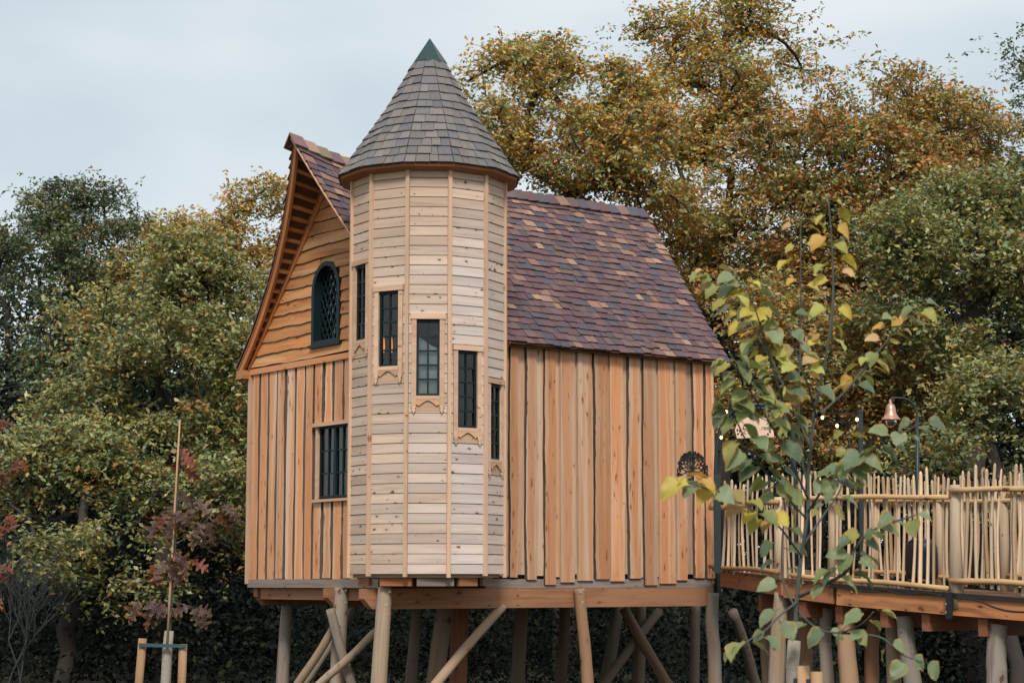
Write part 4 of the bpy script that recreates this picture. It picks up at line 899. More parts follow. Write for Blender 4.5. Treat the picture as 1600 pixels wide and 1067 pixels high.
bm = MB(); bm.bar(PP(1346.5, 905), PP(1344.5, 644), .055, .055, up=Vector((0, 1, 0))); bm.build('shaft', M_METAL, POST); bm = MB(); bm.bar(PP(1344.5, 644.5), PP(1344.5, 640), .07, .07, up=Vector((0, 1, 0))); bm.build('top_plate', M_METAL, POST)
LPOST = empty('lantern_post', tuple(PP(1434, 905)), 'dark green swan neck post with a copper bell lantern', 'lamp post')
bm = MB(); bm.tube([PP(1434, 908), PP(1433.5, 780), PP(1433, 650)], [.03, .028, .022], 8); bm.build('shaft', M_METAL, LPOST, True)
nk = smooth_path([PP(1433, 652), PP(1431, 640), PP(1425, 629), PP(1415, 623), PP(1403, 621.5), PP(1393, 622), PP(1391.5, 625)], 4); bm = MB(); bm.tube(nk, .013, 8); bm.build('neck', M_METAL, LPOST, True)
lc = PP(1392, 655); pxm_ = PY_ / F
def lathe(name, prof_, c, mat, parent, n=20):
    vs = [c + Vector((r * math.cos(2 * math.pi * i / n), r * math.sin(2 * math.pi * i / n), z)) for r, z in prof_ for i in range(n)]
    fs = [(a * n + i, a * n + (i + 1) % n, (a + 1) * n + (i + 1) % n, (a + 1) * n + i) for a in range(len(prof_) - 1) for i in range(n)]
    return mk(name, vs, fs, mat, parent, smooth=True)
lathe('bell_shade', [(r * pxm_, z * pxm_) for r, z in ((15.5, -9), (15, -8), (11.5, -4.5), (8.6, .5), (8, 6), (7.2, 11), (5, 15), (2.2, 17), (1.8, 23), (0.1, 23))], lc + Z * .07, M_COPPER, LPOST)
lathe('glass_globe', [(r * pxm_, z * pxm_) for r, z in ((8, 0), (8.8, -4), (8.2, -9), (5.5, -13), (.1, -15))], lc + Z * .01, M_GLASS, LPOST)
FS = empty('festoon_lights', tuple(at(1240, 660, 25.6)), 'string of small glowing warm bulbs strung from the arch to the posts', 'string lights')
strand = [at(1121, 668, 26.5), at(1135, 646, 26.5), at(1165, 641, 26.3), at(1200, 658, 26.0), at(1250, 668, 25.6), at(1308, 660, 25.2), at(1345, 646, PY_)]
sp_ = smooth_path(strand, 5); bm = MB(); bm.tube(sp_, .006, 5, caps=False); bm.build('wire', M_BLACK, FS)
bm = MB(); w2 = smooth_path([at(1113, 632, 27), at(1200, 640, 26.2), at(1290, 645, 25.4), at(1345, 645, PY_)], 4); bm.tube(w2, .005, 5, caps=False); bm.build('wire', M_BLACK, FS)
for x, y, Yd in ((1127, 683, 26.4), (1135, 643, 26.4), (1210, 646, 26.0), (1285, 652, 25.3), (1308, 665, 25.2), (1339, 655, 24.85), (1180, 690, 26.2)):
    c = at(x, y, Yd); bm = MB(); bm.tube([c + Z * .05, c + Z * .02], .012, 6); so_ = bm.build('socket', M_BLACK, FS)
    bm = MB(); bm.tube([c + Z * z for z in (.022, .01, -.008, -.022, -.028)], [.010, .019, .021, .013, .003], 8); bm.build('bulb', M_BULB, FS, True)

# ================================================================== TREES
def leaf_mesh(name, pos, nrm, axis, size, cols, mat, wid=.5, parent=None):
    """kite-shaped folded leaves: arrays (n,3)"""
    n = len(pos); nrm = nrm / np.linalg.norm(nrm, axis=1, keepdims=True)
    axis = axis - nrm * (axis * nrm).sum(1, keepdims=True); axis /= np.linalg.norm(axis, axis=1, keepdims=True) + 1e-9; sd = np.cross(nrm, axis); s = size[:, None]
    v = np.empty((n, 4, 3), np.float32); v[:, 0] = pos; v[:, 1] = pos + axis * s * .58 + sd * s * wid * .5 + nrm * s * .10
    v[:, 2] = pos + axis * s - nrm * s * .06; v[:, 3] = pos + axis * s * .58 - sd * s * wid * .5 + nrm * s * .10
    me = bpy.data.meshes.new(name); me.vertices.add(n * 4); me.vertices.foreach_set('co', v.ravel()); me.loops.add(n * 4)
    me.loops.foreach_set('vertex_index', np.arange(n * 4, dtype=np.int32)); me.polygons.add(n); me.polygons.foreach_set('loop_start', np.arange(n, dtype=np.int32) * 4)
    a = me.attributes.new('col', 'FLOAT_COLOR', 'FACE'); c4 = np.ones((n, 4), np.float32); c4[:, :3] = cols; a.data.foreach_set('color', c4.ravel())
    me.materials.append(mat); me.update(calc_edges=True); return link(name, me, parent)
PAL = {
    'orange': ([(.56, .295, .07), (.48, .20, .05), (.41, .36, .135), (.28, .325, .15), (.60, .38, .085), (.27, .13, .045)], [.19, .12, .30, .24, .09, .06]),
    'olive': ([(.32, .31, .125), (.205, .25, .115), (.37, .32, .115), (.125, .165, .085), (.38, .195, .06)], [.32, .3, .18, .13, .07]),
    'green': ([(.115, .155, .085), (.075, .11, .07), (.17, .19, .085), (.26, .22, .08), (.30, .17, .05)], [.36, .3, .2, .1, .04]),
    'dark': ([(.018, .027, .021), (.026, .034, .022), (.013, .019, .018), (.07, .065, .03)], [.4, .3, .2, .1]),  # leaf colours set extra dark, woodland shade put into them
    'rust': ([(.48, .215, .065), (.39, .155, .05), (.36, .32, .125), (.54, .30, .08), (.24, .28, .125)], [.20, .11, .33, .11, .25])}
def tree(name, label, cat, base_xy, lobes, pal, seed, trunk_r=.2, leafsize=.112, per=105, group=None, spread=.47, fork=.35, tw=True, leaf_only=False, voids=5):
    """lobes: (px, py, Y, rx_px, ry_px, clusters); one object with a trunk (limbs included) and a crown of leaves"""
    r = np.random.RandomState(seed); cl = []; lb = []
    for (px, py, Y, rx, ry, n) in lobes:
        n = int(n * 1.3)
        c = np.array(at(px, py, Y)); kx = Y / F * rx; kz = Y / F * ry; d = r.normal(size=(n, 3)); d /= np.linalg.norm(d, axis=1, keepdims=True); rad = r.uniform(.25, 1, n) ** .45
        p = c + d * rad[:, None] * np.array([kx, min(kx, kz * 1.3) * .9, kz]); cl.append(p)
    C = np.concatenate(cl); C = C[C[:, 2] > .15]
    if voids:   # openings in the crown where limbs and sky show
        for q in C[r.choice(len(C), voids)]:
            d = C - q; rv = r.uniform(.3, .6); C = C[~((d[:, 0] / (rv * 1.25)) ** 2 + (d[:, 2] / rv) ** 2 + (d[:, 1] / 2.5) ** 2 < 1)]
    root = empty(name, (base_xy[0], base_xy[1], 0), label, cat, group)
    # branch skeleton: every cluster joins the nearest limb that lies nearer the fork
    zc = C[:, 2]; zf = zc.min() * (1 - fork) + zc.mean() * fork; zf = max(.4, min(zf, zc.max() - .3)); top = np.array([np.average(C[:, 0]) * .35 + base_xy[0] * .65, np.average(C[:, 1]) * .3 + base_xy[1] * .7, zf])
    nodes = [np.array([base_xy[0], base_xy[1], -.1])]; par = [-1]; nst = 6
    for i in range(1, nst + 1):
        t = i / nst; p = nodes[0] * (1 - t) + top * t; p[:2] += r.normal(size=2) * .06; nodes.append(p); par.append(len(nodes) - 2)
    order = np.argsort(np.linalg.norm(C - top, axis=1)); tips = []
    for i in order:
        q = C[i]; arr = np.array(nodes); d = arr - q; dist = np.linalg.norm(d, axis=1); cost = dist + .35 * np.linalg.norm(arr - top, axis=1) + np.where(arr[:, 2] > q[2] + .5, .8, 0); cost[:2] += 50
        j = int(cost.argmin()); a = nodes[j]; L = dist[j]; k = max(1, int(L / .55)); last = j
        bend = r.normal(size=3) * .10 * L; bend[2] = abs(bend[2]) * .7
        for s in range(1, k + 1):
            t = s / k; nodes.append(a * (1 - t) + q * t + bend * math.sin(t * math.pi)); par.append(last); last = len(nodes) - 1
        tips.append(last)
    cnt = np.zeros(len(nodes))
    for t in tips: cnt[t] += 1
    for i in range(len(nodes) - 1, 0, -1): cnt[par[i]] += cnt[i]
    rad = np.maximum(.013, trunk_r * (np.maximum(cnt, .5) / max(1, cnt[0])) ** .58); rad[nst + 1:] = np.minimum(rad[nst + 1:], .085); rad[0] *= 1.35
    mbx = MB(); kids = {}
    for i, p in enumerate(par):
        if p >= 0: kids.setdefault(p, []).append(i)
    done = set(); stack = [0]
    while stack:     # chains of limbs
        s = stack.pop()
        for c in kids.get(s, []):
            ch = [s, c]
            while kids.get(ch[-1]):
                nx = max(kids[ch[-1]], key=lambda x: cnt[x]); 
                for o_ in kids[ch[-1]]:
                    if o_ != nx: pass
                ch.append(nx)
            if c in done: continue
            cut = []
            for x in ch:
                if x in done and x != s: break
                cut.append(x)
            for x in cut[1:]: done.add(x)
            rr_ = [min(rad[x], rad[cut[1]]) if x == s else rad[x] for x in cut]
            mbx.tube([Vector(nodes[x]) for x in cut], rr_, 7 if rr_[0] > .06 else 4, caps=False)
            for x in cut[1:]: stack.append(x)
    if not leaf_only: mbx.build('trunk', M_TRUNK, root, True)
    # leaves: tufts of leaves on short twigs round each cluster centre
    nC = len(C); nt_ = max(3, per // 7); tc_ = np.repeat(np.arange(nC), nt_); 
    ax_h = C - np.array([base_xy[0], base_xy[1], 0]); ax_h[:, 2] = 0; ax_h /= np.linalg.norm(ax_h, axis=1, keepdims=True) + 1e-6; ax_h += r.normal(size=(nC, 3)) * np.array([.7, .7, .25]); ax_h /= np.linalg.norm(ax_h, axis=1, keepdims=True)
    sz_ = r.uniform(.55, 1.45, nC)[tc_][:, None] * spread * 1.0; along = np.clip(r.normal(size=(len(tc_), 1)), -1.5, 1.5) * sz_ * .85; off_ = ax_h[tc_] * along + r.normal(size=(nC * nt_, 3)) * sz_ * np.array([.42, .42, .26]); off_[:, 2] -= (np.abs(along[:, 0]) * .22)
    tuft = C[tc_] + off_; nl = 7; li = np.repeat(np.arange(len(tuft)), nl); n = len(li)
    out = r.normal(size=(n, 3)); out[:, 2] = out[:, 2] * .55 + .1; out /= np.linalg.norm(out, axis=1, keepdims=True); pos = tuft[li] + out * leafsize * .25 + r.normal(size=(n, 3)) * .035
    nrm = r.normal(size=(n, 3)) * .55 + np.array([0, -.15, .85]); ax = out + np.array([0, 0, -.12]); size = leafsize * r.uniform(.65, 1.3, n)
    pc, pw = PAL[pal] if isinstance(pal, str) else pal; pc = np.array(pc); cw = r.dirichlet(np.array(pw) * 3.5, nC); ci = cw.cumsum(1)[tc_[li]]; u = r.rand(n, 1); idx = np.minimum((u > ci).sum(1), len(pc) - 1)
    col = pc[idx] * r.uniform(.75, 1.25, (n, 1)) * r.uniform(.85, 1.15, (nC, 1))[tc_[li]]
    cr_ = leaf_mesh('crown', pos, nrm, ax, size, col, M_SHADE if pal == 'dark' else M_LEAF, .52, root); return root
def gx(px, Y): return ((px - CX) / F * Y * 1.01, Y)
OAKS = 'oaks behind the treehouse'
tree('oak_tree', 'orange and olive oak rising directly behind the turret roof', 'tree', gx(880, 39), [(800, 130, 38, 75, 60, 42), (870, 160, 39, 110, 90, 70), (960, 160, 39, 80, 70, 46), (770, 200, 37, 70, 70, 36), (900, 240, 38, 130, 70, 70), (1000, 230, 38, 90, 80, 50), (850, 95, 39, 50, 35, 14), (1040, 300, 38, 60, 70, 26)], 'orange', 11, .28, group=OAKS)
tree('oak_tree', 'tall golden oak with a loose spire reaching the top of the picture', 'tree', gx(1110, 42), [(1120, 40, 42, 60, 60, 28), (1190, 10, 42, 45, 55, 18), (1030, 45, 42, 42, 40, 12), (1110, 130, 41, 100, 60, 50), (1050, 190, 41, 90, 70, 50), (1150, 220, 41, 90, 80, 55), (1060, 110, 42, 50, 40, 14), (1100, 320, 40, 90, 80, 55), (1090, 430, 40, 70, 70, 30), (1250, 95, 44, 40, 40, 8)], 'orange', 12, .3, group=OAKS)
tree('oak_tree', 'broad olive and rust oak with dark limbs, crown top flat against sky', 'tree', gx(1330, 41), [(1290, 160, 41, 90, 60, 44), (1390, 160, 41, 100, 60, 48), (1470, 190, 41, 80, 60, 40), (1530, 210, 42, 50, 50, 20), (1250, 240, 40, 110, 80, 60), (1370, 250, 40, 120, 80, 66), (1460, 290, 40, 90, 80, 46), (1220, 350, 40, 110, 90, 64), (1340, 350, 40, 90, 70, 44), (1280, 450, 40, 140, 80, 64)], 'rust', 13, .3, group=OAKS)
tree('oak_tree', 'leafy green-gold oak in front of the broad oak, beyond the lantern', 'tree', gx(1510, 36), [(1500, 330, 36, 100, 60, 52), (1420, 370, 35, 70, 60, 34), (1580, 330, 36, 80, 80, 44), (1500, 420, 35, 120, 70, 60), (1590, 440, 35, 70, 80, 40), (1430, 470, 35, 80, 50, 30), (1540, 520, 35, 120, 50, 40), (1640, 400, 36, 60, 120, 30)], 'olive', 14, .24, group=OAKS)
tree('oak_tree', 'green oak partly out of frame with sparse blue-green top twigs against sky', 'tree', gx(1650, 46), [(1600, 90, 46, 40, 55, 12), (1575, 150, 46, 40, 45, 10), (1620, 200, 45, 60, 80, 34), (1570, 240, 45, 60, 60, 26), (1660, 160, 46, 60, 120, 30), (1540, 290, 45, 60, 60, 24), (1600, 320, 45, 80, 70, 30)], 'green', 15, .24, group=OAKS)
tree('oak_tree', 'dim rust and green oak filling the gap between roof verge and lantern', 'tree', gx(1260, 38), [(1180, 520, 37, 90, 90, 60), (1300, 560, 37, 120, 90, 70), (1420, 580, 37, 90, 80, 50), (1180, 640, 37, 90, 70, 44), (1330, 680, 37, 140, 70, 66)], 'rust', 16, .2, group=OAKS)
tree('oak_tree', 'low orange and green oak behind the fence at the picture edge', 'tree', gx(1570, 33), [(1560, 620, 33, 80, 60, 46), (1490, 680, 33, 80, 60, 40), (1600, 700, 33, 70, 80, 40), (1530, 760, 33, 110, 50, 42)], 'olive', 17, .14, group=OAKS)
LEFT = 'woodland trees beside the treehouse'
tree('oak_tree', 'tall blue-green oak with its rounded top against pale sky', 'tree', gx(100, 46), [(105, 330, 46, 70, 45, 36), (60, 390, 46, 90, 70, 52), (150, 400, 45, 80, 70, 44), (215, 370, 46, 60, 45, 22), (80, 500, 45, 100, 80, 56), (20, 430, 45, 70, 90, 40), (160, 500, 45, 70, 60, 30), (130, 300, 46, 60, 25, 10), (60, 600, 44, 100, 70, 46)], 'green', 21, .24, group=LEFT)
tree('oak_tree', 'yellow-olive oak with layered foliage standing nearest the gable', 'tree', gx(265, 37), [(255, 420, 37, 90, 60, 50), (330, 450, 37, 80, 60, 40), (180, 470, 37, 70, 60, 34), (240, 530, 36, 130, 60, 62), (340, 560, 36, 80, 60, 36), (290, 380, 37, 60, 35, 18), (150, 640, 36, 110, 50, 48), (290, 640, 36, 110, 50, 44), (360, 660, 36, 50, 80, 26)], 'olive', 22, .22, group=LEFT)
tree('oak_tree', 'green and gold oak seen between woodland and the gable peak', 'tree', gx(400, 44), [(425, 330, 44, 55, 60, 30), (370, 380, 44, 60, 50, 28), (440, 420, 44, 70, 80, 34), (300, 370, 45, 60, 35, 20), (280, 350, 45, 22, 30, 6), (400, 500, 43, 60, 80, 34), (385, 330, 44, 30, 40, 8), (225, 420, 45, 60, 50, 26), (330, 410, 45, 70, 45, 26), (310, 470, 44, 90, 60, 34)], 'orange', 23, .22, group=LEFT)
tree('oak_tree', 'low branching oak with yellow-green sprays hanging over the dark undergrowth', 'tree', gx(110, 34), [(90, 700, 34, 100, 40, 44), (170, 740, 34, 110, 40, 44), (60, 770, 34, 80, 40, 26), (240, 790, 34, 100, 40, 36), (130, 860, 33, 90, 45, 34), (330, 760, 34, 60, 50, 24), (360, 840, 35, 45, 60, 20), (190, 900, 33.5, 70, 40, 20)], 'olive', 24, .16, group=LEFT)
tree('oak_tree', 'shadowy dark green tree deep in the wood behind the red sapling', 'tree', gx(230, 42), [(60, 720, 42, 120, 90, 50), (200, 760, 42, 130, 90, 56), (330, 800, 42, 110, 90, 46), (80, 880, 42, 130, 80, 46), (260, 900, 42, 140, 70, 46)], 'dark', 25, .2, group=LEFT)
# understorey behind the stilts
UND = 'shrubs in the shade under the trees'
for i, (px, Y, lab) in enumerate(((440, 44, 'dark evergreen shrub seen between the first stilts below the gable'), (640, 43, 'dark evergreen shrub in the shade below the turret'), (840, 44, 'dark ivy-like shrub seen under the middle of the treehouse floor'), (1030, 43, 'dark shrub with pale leaf flecks under the side wall end'), (1180, 42, 'dark shrub between the end stilt and the walkway posts'), (1470, 40, 'dark shrub in shade under the walkway beams'), (1600, 38, 'dark shrub below the walkway at the picture edge'))):
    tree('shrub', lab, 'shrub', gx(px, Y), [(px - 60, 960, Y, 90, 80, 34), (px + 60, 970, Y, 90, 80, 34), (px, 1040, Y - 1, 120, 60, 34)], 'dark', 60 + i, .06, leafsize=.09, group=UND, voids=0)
# far wood: a continuous mass that closes the view
r = np.random.RandomState(5); n = 220000; X = r.uniform(-22, 22, n); Yw = r.uniform(50, 55, n); hmax = np.interp(X, [-22, -14, -6, 0, 6, 14, 22], [10.5, 10.8, 8, 7, 11.5, 12, 12]) + np.sin(X * 1.7) * .7; Zw = r.uniform(0, 1, n) ** .9 * hmax
pc = np.array(PAL['dark'][0] + PAL['green'][0][:2]); col = pc[r.randint(0, len(pc), n)] * r.uniform(.35, .8, (n, 1))  # colours scaled down again, the wood's inner shade painted in
nb_ = 60000; sz_f = r.uniform(.13, .23, n); X[:nb_] = r.uniform(-24, 24, nb_); Yw[:nb_] = r.uniform(56, 62, nb_); Zw[:nb_] = r.uniform(0, 1, nb_) * np.interp(X[:nb_], [-24, -6, 0, 6, 24], [9.5, 8, 7.5, 11, 12]); sz_f[:nb_] = r.uniform(.28, .45, nb_)
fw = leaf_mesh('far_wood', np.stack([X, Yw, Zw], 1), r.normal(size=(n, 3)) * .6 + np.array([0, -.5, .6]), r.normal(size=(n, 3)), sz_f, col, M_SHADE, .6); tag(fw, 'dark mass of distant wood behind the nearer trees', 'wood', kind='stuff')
n = 95000; X = r.uniform(-19, 17, n); Yw = r.uniform(33.2, 46, n); Zw = r.uniform(0, 1, n) ** 1.15 * (2.5 + .7 * np.sin(X * 1.3) + .4 * np.sin(X * 3.1 + 1)); pc = np.array(PAL['dark'][0]); col = pc[np.minimum(r.randint(0, 6, n), 3) if False else r.choice(4, n, p=[.4, .28, .27, .05])] * r.uniform(.25, .9, (n, 1))  # shade below floor and canopy painted into these leaf colours
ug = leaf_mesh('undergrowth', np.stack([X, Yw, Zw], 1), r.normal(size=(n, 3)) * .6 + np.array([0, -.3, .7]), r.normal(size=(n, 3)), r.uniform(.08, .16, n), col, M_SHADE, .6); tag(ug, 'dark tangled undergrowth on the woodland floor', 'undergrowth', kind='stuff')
# bare twiggy shrub at the far left
BS = empty('bare_shrub', (*gx(40, 31), 0), 'bare grey twiggy shrub in the dark undergrowth at the picture edge', 'shrub')
bm = MB(); rb = random.Random(8)
def grow(p, d, L, rad, dep):
    q = p + d * L; m_ = (p + q) / 2 + Vector((rb.uniform(-.05, .05), rb.uniform(-.05, .05), 0)); bm.tube([p, m_, q], [rad, rad * .85, rad * .7], 5, caps=False)
    if dep:
        for _ in range(3 if dep > 2 else 2): grow(q if rb.random() < .6 else m_, (d + Vector((rb.uniform(-.6, .6), rb.uniform(-.5, .5), rb.uniform(-.3, .4)))).normalized(), L * rb.uniform(.6, .85), rad * .62, dep - 1)
for k in range(4): grow(Vector((gx(40, 31)[0] + rb.uniform(-.3, .3), 31, 0)), Vector((rb.uniform(-.4, .4), 0, 1)).normalized(), 1.0, .018, 5)
M_TWIG = plain('grey_twig', (.032, .037, .036), .9); bm.build('twigs', M_TWIG, BS)

# ================================================================== SAPLINGS
def leaf_shape(kind, seed):
    """single broad leaf, length 1 along +X, folded and drooping; UV: x along the leaf, y distance from midrib or tip to the edge"""
    rr_ = random.Random(seed); vs = []; uv = []; fs = []
    if kind == 'lime': prof_ = [(0, .0), (-.05, .16), (.02, .34), (.18, .47), (.30, .50), (.40, .475), (.50, .46), (.60, .39), (.70, .345), (.78, .24), (.88, .17), (.94, .06), (1.0, .0)]
    else: prof_ = [(0, .02), (.10, .05), (.18, .24), (.26, .26), (.30, .09), (.40, .11), (.50, .40), (.58, .38), (.58, .12), (.66, .12), (.78, .30), (.84, .24), (.82, .09), (.92, .08), (1.0, .0)]
    n = len(prof_); dr = rr_.uniform(.15, .55); fold = rr_.uniform(.1, .5); tw = rr_.uniform(-.4, .4)
    def P(x, y):
        return (x, y, -dr * x * x + abs(y) * fold + tw * x * y + .045 * math.sin(9 * x + 7 * y + seed) + .03 * math.sin(17 * y + 4 * x))
    for x, y in prof_: vs.append(P(max(0, x), 0)); uv.append((x, max(.0, (x - .55) * 1.6)))
    for sgn in (1, -1):
        for x, y in prof_: vs.append(P(x, sgn * y * .55)); uv.append((x, .55 + max(0, x - .7) * .8))
        for x, y in prof_: vs.append(P(x, sgn * y)); uv.append((x, 1.0))
    for s in (0, 1):
        b1 = n + s * 2 * n; b2 = b1 + n
        for i in range(n - 1):
            q1 = (i, i + 1, b1 + i + 1, b1 + i); q2 = (b1 + i, b1 + i + 1, b2 + i + 1, b2 + i); fs += [q1, q2] if s else [tuple(reversed(q1)), tuple(reversed(q2))]
    b0 = len(vs); vs += [(-.38, .0, .06), (-.38, .022, .07), (.02, .016, .012), (.02, -.016, .012), (-.2, 0, -.004)]; uv += [(0, 0)] * 5; fs += [(b0, b0 + 4, b0 + 3, b0 + 2), (b0, b0 + 1, b0 + 2, b0 + 4)]
    me = bpy.data.meshes.new('leaf'); me.from_pydata(vs, [], fs); lay = me.uv_layers.new(name='UVMap'); vi = np.empty(len(me.loops), np.int32); me.loops.foreach_get('vertex_index', vi); lay.data.foreach_set('uv', np.array(uv, np.float32)[vi].ravel())
    me.polygons.foreach_set('use_smooth', np.ones(len(me.polygons), bool)); me.materials.append(M_BIGLEAF); me.update(); return me
LIME = [leaf_shape('lime', s) for s in (1, 2, 3, 4, 8, 9)]; OAKL = [leaf_shape('oak', s) for s in (5, 6, 7)]
def put_leaf(me, base, d, up, size, col, parent, wide=1.0):
    d = d.normalized(); up = (up - d * up.dot(d)).normalized(); s = up.cross(d); M = Matrix((d, s, up)).transposed().to_4x4(); M.translation = base
    o = link('leaf', me, parent, col); o.matrix_basis = M @ Matrix.Diagonal((size, size * wide, size, 1)); return o
SY = 9.0
SP_ = lambda x, y, d=0.0: at(x, y, SY + d)
SAP = empty('lime_sapling', (*SP_(1238, 1067).xy, 0), 'young lime sapling with broad green and yellow leaves in the foreground', 'sapling')
base = SP_(1238, 1067); gpt = Vector((base.x - .02, base.y, -.05))
bm = MB(); main = [gpt, SP_(1236, 1067), SP_(1243, 985), SP_(1244, 945), SP_(1252, 870), SP_(1262, 800), SP_(1263, 740), SP_(1268, 690), SP_(1273, 640), SP_(1283, 590), SP_(1298, 520), SP_(1303, 450), SP_(1300, 380), SP_(1293, 310)]
mp_ = smooth_path(main, 4); bm.tube(mp_, [.0155 - .0135 * (i / (len(mp_) - 1)) ** .7 for i in range(len(mp_))], 8)
M_STEM = plain('sapling_stem', (.075, .082, .07), .8, var=.3, vscale=40); bm.build('stem', M_STEM, SAP, True)
bm = MB(); bm.tube([gpt, (gpt + SP_(1237, 1067)) / 2, SP_(1238, 1040), SP_(1241, 1000)], .031, 9, wob=.15); bm.build('trunk_guard', M_WRAP, SAP, True)
branches = [  # (pixel path with depth offsets, leaves, size, hue 0 green .. 1 yellow)
    ([(1263, 760, 0), (1250, 700, .1), (1248, 620, .15), (1251, 520, .2), (1251, 420, .2), (1251, 345, .2)], 16, .105, .75),
    ([(1273, 640, 0), (1290, 560, -.1), (1301, 470, -.1), (1300, 390, -.1), (1295, 315, -.1)], 15, .105, .85),
    ([(1265, 720, 0), (1240, 670, -.2), (1215, 600, -.3), (1195, 530, -.35), (1175, 470, -.4), (1160, 440, -.4)], 26, .12, .45),
    ([(1263, 780, 0), (1225, 700, -.25), (1190, 640, -.4), (1165, 600, -.45), (1140, 560, -.5)], 24, .125, .25),
    ([(1268, 700, 0), (1240, 640, .2), (1205, 560, .3), (1165, 500, .35), (1130, 450, .4), (1112, 430, .4)], 22, .115, .55),
    ([(1260, 810, 0), (1215, 760, -.2), (1180, 715, -.3), (1152, 660, -.35), (1140, 630, -.4)], 20, .125, .2),
    ([(1283, 645, 0), (1322, 610, .1), (1350, 575, .15), (1380, 540, .2), (1410, 505, .2), (1440, 478, .2)], 16, .11, .5),
    ([(1253, 870, 0), (1215, 820, -.3), (1180, 800, -.4), (1140, 775, -.5), (1095, 760, -.6), (1070, 752, -.6)], 14, .125, .6),
    ([(1262, 800, 0), (1290, 760, -.2), (1320, 735, -.3), (1350, 712, -.35), (1385, 690, -.4), (1440, 660, -.4)], 16, .125, .15),
    ([(1256, 850, 0), (1290, 800, .2), (1310, 770, .25), (1330, 720, .3), (1325, 680, .3)], 14, .115, .35),
    ([(1249, 931, 0), (1290, 912, -.2), (1325, 890, -.3), (1337, 855, -.3), (1370, 825, -.35), (1430, 805, -.4)], 20, .12, .25),
    ([(1248, 955, 0), (1275, 980, -.2), (1310, 988, -.3), (1345, 975, -.35), (1365, 955, -.4)], 9, .12, .15),
    ([(1310, 988, -.3), (1375, 995, -.35), (1405, 1020, -.35), (1445, 1035, -.35)], 7, .115, .3),
    ([(1244, 950, 0), (1224, 910, .1), (1222, 850, .15), (1226, 790, .15), (1215, 740, .1)], 13, .115, .2),
    ([(1246, 940, 0), (1220, 960, -.2), (1195, 985, -.3), (1170, 1000, -.35), (1160, 1010, -.35)], 8, .125, .1),
    ([(1275, 650, 0), (1262, 600, -.3), (1240, 540, -.35), (1225, 490, -.35)], 14, .12, .4),
]
rs = random.Random(21); GREENS = [(.16, .225, .13), (.20, .265, .135), (.14, .20, .125), (.27, .31, .12), (.24, .29, .17)]; YELS = [(.60, .47, .09), (.48, .44, .10), (.62, .36, .09), (.42, .42, .11), (.58, .36, .18)]
for bi, (path, nl, sz, hue) in enumerate(branches):
    P = smooth_path([SP_(x, y, d) for x, y, d in path], 6); k = len(P); bm = MB(); r0 = .0048 if bi not in (0, 1, 10) else .006
    if bi == 10: r0 = .009
    bm.tube(P, [r0 * (1 - .75 * i / k) + .0012 for i in range(k)], 6); bm.build('branch', M_STEM, SAP, True)
    nl = int(nl * (1.5 if bi < 9 else .95))
    for j in range(nl):
        t = .22 + .78 * (j + rs.uniform(-.3, .3)) / max(1, nl - 1); t = max(.12, min(1, t)); i = min(k - 2, int(t * (k - 1))); p = P[i] + (P[i + 1] - P[i]) * (t * (k - 1) - i)
        tan = (P[i + 1] - P[i]).normalized(); sd = Vector((1 if (j % 2) else -1, rs.uniform(-.8, .5), 0)); dirn = (sd * rs.uniform(.5, 1.0) + tan * rs.uniform(.0, .5) + Vector((0, 0, rs.uniform(-.55, .15)))).normalized()
        pet = p + dirn * rs.uniform(.03, .055) + Z * .006; mbp = None
        hy = hue - .03 + (rs.random() - .5) * .7 + (.12 if p.z > EYE + 1.0 else 0); col = rs.choice(YELS) if hy > .62 else rs.choice(GREENS); q = rs.uniform(.8, 1.2); col = tuple(c * q for c in col)
        if .45 < hy < .62: col = tuple((a + b) / 2 for a, b in zip(col, rs.choice(YELS)))
        up = Vector((rs.uniform(-.5, .5), rs.uniform(-.75, .1), rs.uniform(.5, 1))); d2 = (dirn + Vector((0, rs.uniform(-.4, .2), rs.uniform(-.75, -.1)))).normalized()
        fw_ = pet.y * CP + (pet.z - EYE) * SP; qx, qy = CX + F * pet.x / fw_, CY - F * (-pet.y * SP + (pet.z - EYE) * CP) / fw_
        if 1138 < qx < 1206 and 640 < qy < 682 and rs.random() < .8: continue      # a thin spot in the sapling, the sign shows through
        lf = put_leaf(rs.choice(LIME), pet, d2, up, sz * rs.uniform(.46, .86), col, SAP, rs.uniform(.85, 1.05))
    bm = MB()
# stakes by the lime sapling
for i, (x, y, lab) in enumerate(((1255, 1040, 'taller sawn stake beside the lime sapling under the walkway'), (1276, 1049, 'shorter sawn stake beside the lime sapling, second from its stem'))):
    a = SP_(x, y, -.1 - .1 * i); g_ = Vector((a.x, a.y, -.05)); bm = MB(); bm.tube([g_, (g_ + a) / 2, a], .028, 10, wob=.05); st = bm.build('tree_stake', M_PALE, None, True, (.6, .5, .42)); tag(st, lab, 'stake', 'tree stakes')
bm = MB(); a = SP_(1236, 1064); b = SP_(1277, 1066, -.2); bm.bar(a, b, .012, .03); tag(bm.build('tree_tie', M_TIE), 'dark strap tying the lime sapling to its stakes', 'strap')
